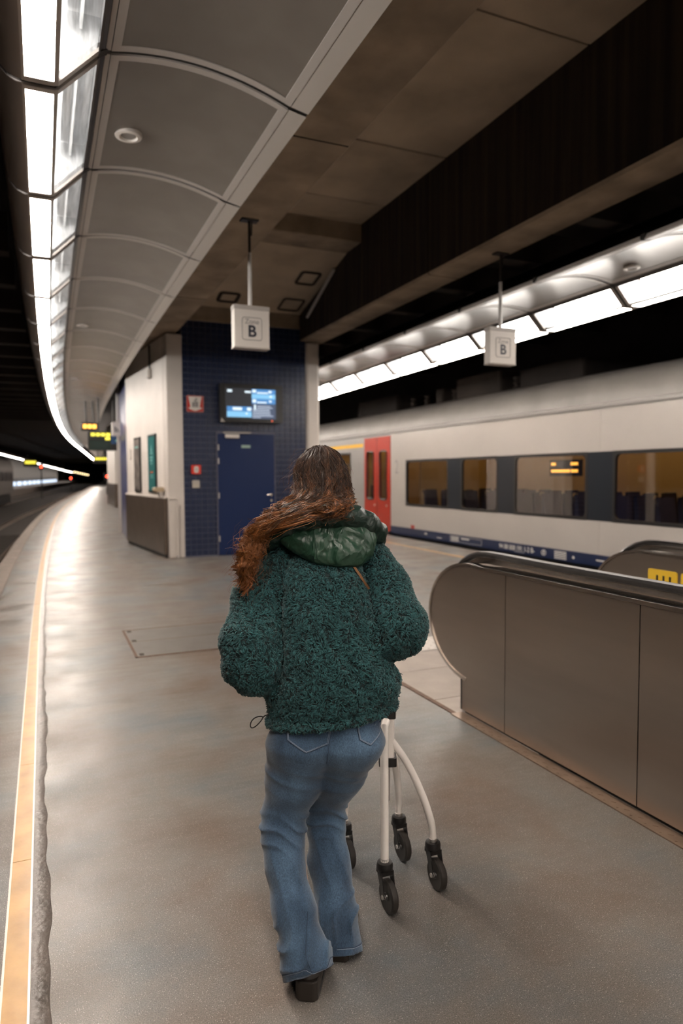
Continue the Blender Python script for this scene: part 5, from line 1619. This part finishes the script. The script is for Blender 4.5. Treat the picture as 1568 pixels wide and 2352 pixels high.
# turned hems: a stitched line and a worn edge round each leg opening
def leg_ring(c, zf, n=48):
    out = []
    for k in range(n):
        a = 2 * math.pi * k / n; dr = Vector((math.cos(a), math.sin(a), 0))
        best = Vector((c[0] - PR0, c[1] - PD0, 0)) + dr * 0.2
        best.z = zf(best.x + PR0, best.y + PD0)
        for _ in range(3):
            hit = nb.ray_cast(best + dr * 0.15, -dr)
            if hit[0] is None: break
            best = hit[0].copy(); best.z = zf(best.x + PR0, best.y + PD0)
        if hit[0] is not None and (hit[0].xy - Vector((c[0] - PR0, c[1] - PD0))).length < 0.11: out.append(hit[0] + dr * 0.0004)
    return out
for c, base in (((-.1005, 1.974), HEML), ((-.0115, 2.137), HEMR)):
    for dz, rd, m in ((0.022, 0.0009, M_stitch), (0.026, 0.0013, M_stitchd), (0.004, 0.0026, mat('denim_worn_edge', (0.13, 0.17, 0.24), 0.85, var=0.6, scale=90))):
        rg = leg_ring(c, lambda x, y, b=base, q=dz: b(x, y) + q)
        if len(rg) > 20: MB().tube(rg, rd, 5, closed=True).build('hem', m, jeans, True)

# ---- shoes
def shoe(heel, toe, zc, name='boot'):
    h = np.array(heel); t_ = np.array(toe)
    def f(P):
        m_ = (h + t_) / 2
        d = chain(P, [(h[0], h[1], .050, .036), (m_[0], m_[1], .045, .040), (t_[0], t_[1], .034, .030)], .02)
        d = smin(d, cone(P, (h[0], h[1] + .02, .05), (h[0], h[1] + .035, .12), .038, .040), .02)
        return np.maximum(d, 0.016 - P[:, 2])
    lo = np.minimum(h, t_) - .07; hi = np.maximum(h, t_) + .07
    v, q = surface_nets(f, (lo[0], lo[1], 0.0), (hi[0], hi[1], 0.19), 0.006)
    so = inst('shoe', np_mesh('shoe', loc_(v), q, mat('black_leather', (0.020, 0.015, 0.012), 0.5, var=0.3, scale=30)), person)
    ax = (t_ - h) / np.linalg.norm(t_ - h); sd = np.array([ax[1], -ax[0]])
    pts = []
    for s_, wv in ((-.042, .022), (-.035, .034), (.0, .038), (.07, .040), (.12, .043), (.17, .042), (.21, .032), (.225, .012)):
        pts.append((h + ax * s_, wv))
    ol = [tuple(p + sd * wv - np.array([PR0, PD0])) for p, wv in pts] + [tuple(p - sd * wv - np.array([PR0, PD0])) for p, wv in reversed(pts)]
    MB().prism(ol, 0.003, 0.020).build('sole', M_rub, so, bevel=0.002)
    hl = [tuple(h + ax * s_ + sd * wv - np.array([PR0, PD0])) for s_, wv in ((-.046, -.022), (-.046, .022), (-.034, .034), (.025, .037), (.025, -.037), (-.034, -.034))]
    MB().prism(hl, 0.0, 0.060).build('heel_block', mat('heel_brown', (0.016, 0.011, 0.008), 0.6), so, bevel=0.004)
shoe((-.106, 1.972), (-.085, 2.15), .05)
shoe((-.012, 2.135), (.012, 2.31), .05)

# ---- hair
def hair():
    C0 = np.array([-0.072, 2.36, 1.535])
    nclump, per, npt = 330, 18, 26
    allP, tone, rad = [], [], []
    T = np.linspace(0, 1, npt)
    def cat(K, T):
        K = np.array(K); n = len(K) - 1
        Kp = np.vstack([2 * K[0] - K[1], K, 2 * K[-1] - K[-2]])
        x = T * n; i = np.minimum(x.astype(int), n - 1); u = (x - i)[:, None]
        p0, p1, p2, p3 = Kp[i], Kp[i + 1], Kp[i + 2], Kp[i + 3]
        return 0.5 * (2 * p1 + (p2 - p0) * u + (2 * p0 - 5 * p1 + 4 * p2 - p3) * u ** 2 + (3 * p1 - p0 - 3 * p2 + p3) * u ** 3)
    for c in range(nclump):
        s = rng.uniform(-1, 1); e = (s + 1) / 2
        q = rng.uniform(0.90, 1.05)
        phi0 = math.radians(s * 105 + rng.normal() * 12); el = math.radians(rng.uniform(35, 82))
        sc3 = np.array([.083, .098, .111]) * q
        def on(phi, el_, k=1.0):
            return C0 + sc3 * k * np.array([math.sin(phi) * math.cos(el_), -math.cos(phi) * math.cos(el_), math.sin(el_)])
        phi1 = math.radians(s * 92 + 4)
        K = [on(phi0, el), on((phi0 + phi1) / 2, el * 0.62, 1.02), on(phi1, el * 0.18, 1.04)]
        back = -math.cos(phi1)
        # nape: gather and sweep to the shoulder
        K.append(np.array([-0.162 + 0.192 * e, 2.345 - 0.125 * math.cos(math.radians(s * 70)) + rng.normal() * .006, 1.478 + rng.normal() * .006]))
        if e > 0.62 and rng.random() < 0.75:
            K.append(np.array([-0.150 + 0.180 * e, 2.185 - 0.06 * (1 - abs(2 * e - 1.2)) + rng.normal() * .006, 1.444 + rng.normal() * .006]))
            K.append(np.array([-0.215 + 0.20 * e + rng.normal() * .012, 2.125 + .03 * abs(e - .6) + rng.normal() * .006, 1.424 + rng.normal() * .007]))
        else:
            w1 = np.clip(e + rng.normal() * 0.08, 0, 1)
            K.append(np.array([-0.222 + 0.150 * w1, 2.178 - .050 * w1 + rng.normal() * .006, 1.436 + .003 * rng.normal() - .004 * w1]))
            w2 = rng.random()
            K.append(np.array([-0.284 + 0.042 * w2, 2.172 + .015 * rng.normal(), 1.372 - .006 * w2 + rng.normal() * .006]))
            lng = rng.random()
            K.append(np.array([-0.312 + 0.035 * w2, 2.165 + .018 * rng.normal(), 1.310 - .015 * w2]))
            if lng > 0.30: K.append(np.array([-0.322 + 0.032 * w2 + .007 * rng.normal(), 2.165 + .02 * rng.normal(), 1.262 + .016 * rng.normal()]))
            if lng > 0.62: K.append(np.array([-0.324 + 0.026 * w2 + .007 * rng.normal(), 2.170 + .02 * rng.normal(), 1.215 - rng.random() ** 2 * .05]))
        G = cat(K, T)
        seg = np.linalg.norm(np.diff(G, axis=0), axis=1); arc = np.concatenate([[0], np.cumsum(seg)])
        ph = rng.uniform(0, 6.28, 2); wl = rng.uniform(0.042, 0.070); am = rng.uniform(0.6, 1.3)
        env = np.clip((arc - 0.03) / 0.16, 0, 1)
        A = (0.0015 + 0.0085 * env + 0.006 * np.clip((arc - 0.24) / 0.12, 0, 1)) * am
        wav = np.stack([np.sin(arc / wl * 6.283 + ph[0]), 0.8 * np.sin(arc / wl * 6.283 + ph[1]), 0.5 * np.cos(arc / wl * 6.283 + ph[0])], 1) * A[:, None]
        ct = rng.choice([-0.45, -0.22, 0.0, 0.12, 0.3])
        for k in range(per):
            o = rng.normal(size=3) * 0.0027
            spread = (0.55 + 0.75 * np.sin(np.clip(T * 1.15, 0, 1) * 3.14159))[:, None]
            tip = 1 - 0.5 * T[:, None] ** 3
            fr = rng.normal(size=3) * 0.004 * (rng.random() < 0.12)
            W2 = wav * rng.uniform(0.75, 1.2)
            wob = np.stack([np.sin(arc * 45 + rng.uniform(0, 6.28)), np.sin(arc * 38 + rng.uniform(0, 6.28)), np.sin(arc * 52 + rng.uniform(0, 6.28))], 1) * 0.0007
            end = int(npt * rng.uniform(0.88, 1.0)) if rng.random() < 0.5 else npt
            S = G + W2 + o * spread * tip + wob + fr * (T[:, None] ** 2) * 4
            if end < npt:
                S[end:] = S[end - 1]
            allP.append(S)
            tone.append(np.clip(((arc / 0.42) ** 1.3) * 0.95 + ct + rng.normal() * 0.12, 0, 1))
            rad.append(rng.uniform(0.0008, 0.0013) * (1 - 0.55 * T ** 2))
    # flyaway hairs
    for k in range(240):
        s = rng.uniform(-1, 1); phi = math.radians(s * 130); el = math.radians(rng.uniform(-10, 85))
        n_ = np.array([math.sin(phi) * math.cos(el), -math.cos(phi) * math.cos(el), math.sin(el)])
        p0 = C0 + n_ * np.array([.094, .105, .115])
        if k < 110: p0 = np.array([rng.uniform(-.33, -.22), 2.17, rng.uniform(1.20, 1.42)]); n_ = np.array([-0.8, -0.3, rng.uniform(-.4, .5)])
        tg = np.array([rng.normal() * .4 - .4, rng.normal() * .3, -1.0]); tg /= np.linalg.norm(tg)
        L0 = rng.uniform(.03, .085)
        S = p0 + tg * (T * L0)[:, None] + n_ * (np.sin(T * 2.4) * L0 * rng.uniform(.12, .42))[:, None] + np.array([1, 0, 0]) * (np.sin(T * rng.uniform(3, 9)) * .004)[:, None]
        allP.append(S); tone.append(np.clip(0.35 + T * 0.4 + rng.normal() * .1, 0, 1)); rad.append(np.full(npt, .00042) * (1 - .5 * T))
    S = np.stack(allP); tone = np.stack(tone); rad = np.stack(rad)
    n = len(S)
    d = np.gradient(S, axis=1); d /= (np.linalg.norm(d, axis=2)[..., None] + 1e-9)
    ref = np.array([0.3, -0.9, 0.3]); a = np.cross(d, ref); a /= (np.linalg.norm(a, axis=2)[..., None] + 1e-9); b = np.cross(d, a)
    V = np.stack([S + (a * math.cos(t) + b * math.sin(t)) * rad[..., None] for t in (0, 2.094, 4.189)], 2)
    o = (np.arange(n) * npt * 3)[:, None]
    i = np.arange(npt - 1)[None, :] * 3
    F = []
    for k in range(3):
        l = (k + 1) % 3
        F.append(np.stack([o + i + k, o + i + l, o + i + 3 + l, o + i + 3 + k], -1).reshape(-1, 4))
    return V.reshape(-1, 3), np.concatenate(F), np.repeat(tone.ravel(), 3)
hV, hF, hT = hair()
capv, capf = surface_nets(lambda P: smin(ell(P, (-0.068, 2.355, 1.538), (.078, .092, .104)), ell(P, (-0.07, 2.315, 1.478), (.078, .070, .070)), .04), (-.20, 2.20, 1.38), (.06, 2.48, 1.67), .009)
keep_ = np.ones(len(capv), bool)
hF2 = np.concatenate([hF, capf + len(hV)])
hV2 = np.concatenate([hV, np.where((capv[:, 1] > 2.40)[:, None] & (capv[:, 2] < 1.57)[:, None], capv - np.array([0, .05, 0]), capv)])
def hair_mat():
    m, nt, b = nt_of('brown_hair')
    N, L = nt.nodes, nt.links
    at = N.new('ShaderNodeAttribute'); at.attribute_name = 'tone'
    cr = N.new('ShaderNodeValToRGB'); e = cr.color_ramp.elements
    e[0].position = 0.05; e[0].color = (0.022, 0.011, 0.007, 1)
    e[1].position = 0.9; e[1].color = (0.23, 0.083, 0.024, 1)
    k = e.new(0.45); k.color = (0.066, 0.028, 0.012, 1)
    L.new(at.outputs['Fac'], cr.inputs[0]); L.new(cr.outputs[0], b.inputs['Base Color'])
    b.inputs['Roughness'].default_value = 0.33; b.inputs['Specular IOR Level'].default_value = 0.38
    return m
hme = np_mesh('hair', loc_(hV2), hF2, hair_mat())
hme.attributes.new('tone', 'FLOAT', 'POINT').data.foreach_set('value', np.concatenate([hT, np.zeros(len(capv))]).astype(np.float32))
tag(inst('hair', hme, person), 'long wavy brown hair swept over one shoulder')

# ------------------------------------------------------------------ walking frame
WR0, WD0 = 0.19, 2.52
WX, WY = math.cos(YAW) * WR0 + math.sin(YAW) * WD0, -math.sin(YAW) * WR0 + math.cos(YAW) * WD0
walker = tag(empty('walking_frame', (WX, WY, 0), -YAW), 'white tubular walking frame on four black swivel casters in front of the person', 'walker')
def W(p): return (p[0] - WR0, p[1] - WD0, p[2])
def smooth_path(pts, n=8):
    K = np.array(pts, float); m = len(K) - 1
    Kp = np.vstack([2 * K[0] - K[1], K, 2 * K[-1] - K[-2]]); out = []
    for j in range(m * n + 1):
        x = min(j / n, m - 1e-6); i = int(x); u = x - i
        p0, p1, p2, p3 = Kp[i], Kp[i + 1], Kp[i + 2], Kp[i + 3]
        out.append(tuple(0.5 * (2 * p1 + (p2 - p0) * u + (2 * p0 - 5 * p1 + 4 * p2 - p3) * u ** 2 + (3 * p1 - p0 - 3 * p2 + p3) * u ** 3)))
    return out
wheels = [(0.148, 2.372), (0.226, 2.700), (0.338, 2.505), (0.005, 2.645)]
MB().tube([W((0.148, 2.372, 0.165)), W((0.148, 2.376, 0.3)), W((0.148, 2.39, 0.625)), W((0.150, 2.40, 0.648)), W((0.158, 2.43, 0.655))], 0.0150, 14).build('leg', M_walker, walker, True)
MB().tube(smooth_path([W((0.172, 2.49, .575)), W((0.240, 2.49, .475)), W((0.296, 2.50, .352)), W((0.330, 2.505, .248)), W((0.338, 2.505, .195)), W((0.338, 2.505, .165))]), 0.0138, 12).build('leg', M_walker, walker, True)
MB().tube(smooth_path([W((0.172, 2.51, .575)), W((0.196, 2.57, .475)), W((0.214, 2.64, .352)), W((0.225, 2.69, .248)), W((0.226, 2.70, .195)), W((0.226, 2.70, .165))]), 0.0138, 12).build('leg', M_walker, walker, True)
MB().tube(smooth_path([W((0.150, 2.51, .575)), W((0.095, 2.545, .475)), W((0.046, 2.59, .352)), W((0.012, 2.635, .248)), W((0.005, 2.645, .195)), W((0.005, 2.645, .165))]), 0.0138, 12).build('leg', M_walker, walker, True)
MB().rbox((0.142 - WR0, 2.476 - WD0, .485), (0.192 - WR0, 2.524 - WD0, .655), .010).build('column', M_walker, walker, True)
MB().rbox((0.137 - WR0, 2.470 - WD0, .648), (0.197 - WR0, 2.530 - WD0, .690), .012).build('column_cap', M_blk, walker, True)
MB().rbox((0.134 - WR0, 2.468 - WD0, .468), (0.200 - WR0, 2.532 - WD0, .500), .012).build('column_collar', M_blk, walker, True)
MB().tube([W((0.166, 2.50, .33)), W((0.166, 2.50, .99))], 0.0105, 10).build('inner_tube', M_galv, walker, True)
kn = MB().tube([W((0.166, 2.49, .545)), W((0.138, 2.478, .545))], 0.006, 8).build('clamp_knob', M_galv, walker, True)
MB().tube([W((0.140, 2.479, .545)), W((0.130, 2.475, .545)), W((0.122, 2.472, .545)), W((0.112, 2.468, .545)), W((0.110, 2.467, .545))], [0.008, 0.009, 0.0085, 0.015, 0.013], 12).build('knob_head', M_blk, kn, True)
MB().tube(smooth_path([W((-0.235, 2.545, .998)), W((-0.05, 2.545, 1.0)), W((0.166, 2.545, 1.0)), W((0.20, 2.545, 1.0))]), 0.0115, 10).build('handlebar', M_walker, walker, True)
MB().tube([W((0.166, 2.50, .985)), W((0.166, 2.545, 1.0))], 0.011, 8).build('stem_clamp', M_blk, walker, True)
for a, b_ in ((-.225, -.105), (.05, .155)):
    MB().tube([W((a, 2.545, 1.0)), W((b_, 2.545, 1.0))], 0.0135, 12).build('hand_grip', M_rub, walker, True)
# casters trail behind their stems, axle across
cst = Vector((0.018, -0.034, 0))
for (wx, wy) in wheels:
    cx, cy = wx - WR0, wy - WD0
    ca = math.radians(28)
    c_ = empty('caster', (cx, cy, 0), ca - math.radians(6), walker); c_.scale = (1.12, 1.12, 1.12)
    mb = MB().lathe([(0.014, .150), (0.024, .148), (0.0265, .140), (0.0265, .128), (0.022, .122), (0.022, .116)], (0, 0, 0), seg=18)
    for s in (-1, 1):
        mb.add([(s * .0185, .016, .125), (s * .0185, -.020, .125), (s * .0185, -.040, .052), (s * .0185, -.024, .044),
                (s * .0215, .016, .125), (s * .0215, -.020, .125), (s * .0215, -.040, .052), (s * .0215, -.024, .044)],
               [(0, 1, 2, 3), (4, 7, 6, 5), (0, 4, 5, 1), (1, 5, 6, 2), (2, 6, 7, 3), (3, 7, 4, 0)])
    mb.box((-.0215, -.022, .112), (.0215, .018, .126))
    mb.build('fork', M_blk, c_, True)
    MB().lathe([(.013, .148), (.0135, .160), (.009, .162)], (0, 0, 0), seg=12).build('stem_nut', M_galv, c_, True)
    wc = (0, -.030, .052)
    MB().lathe([(.030, -.010), (.046, -.0125), (.051, -.008), (.052, 0), (.051, .008), (.046, .0125), (.030, .010)], wc, axis=0, seg=28).build('tyre', M_tyre, c_, True)
    MB().lathe([(.006, -.014), (.012, -.013), (.014, -.006), (.031, -.006), (.031, .006), (.014, .006), (.012, .013), (.006, .014)], wc, axis=0, seg=20).build('hub', M_rub, c_, True)
    MB().lathe([(.007, -.025), (.007, .025)], wc, axis=0, seg=8).build('axle_bolt', M_galv, c_)
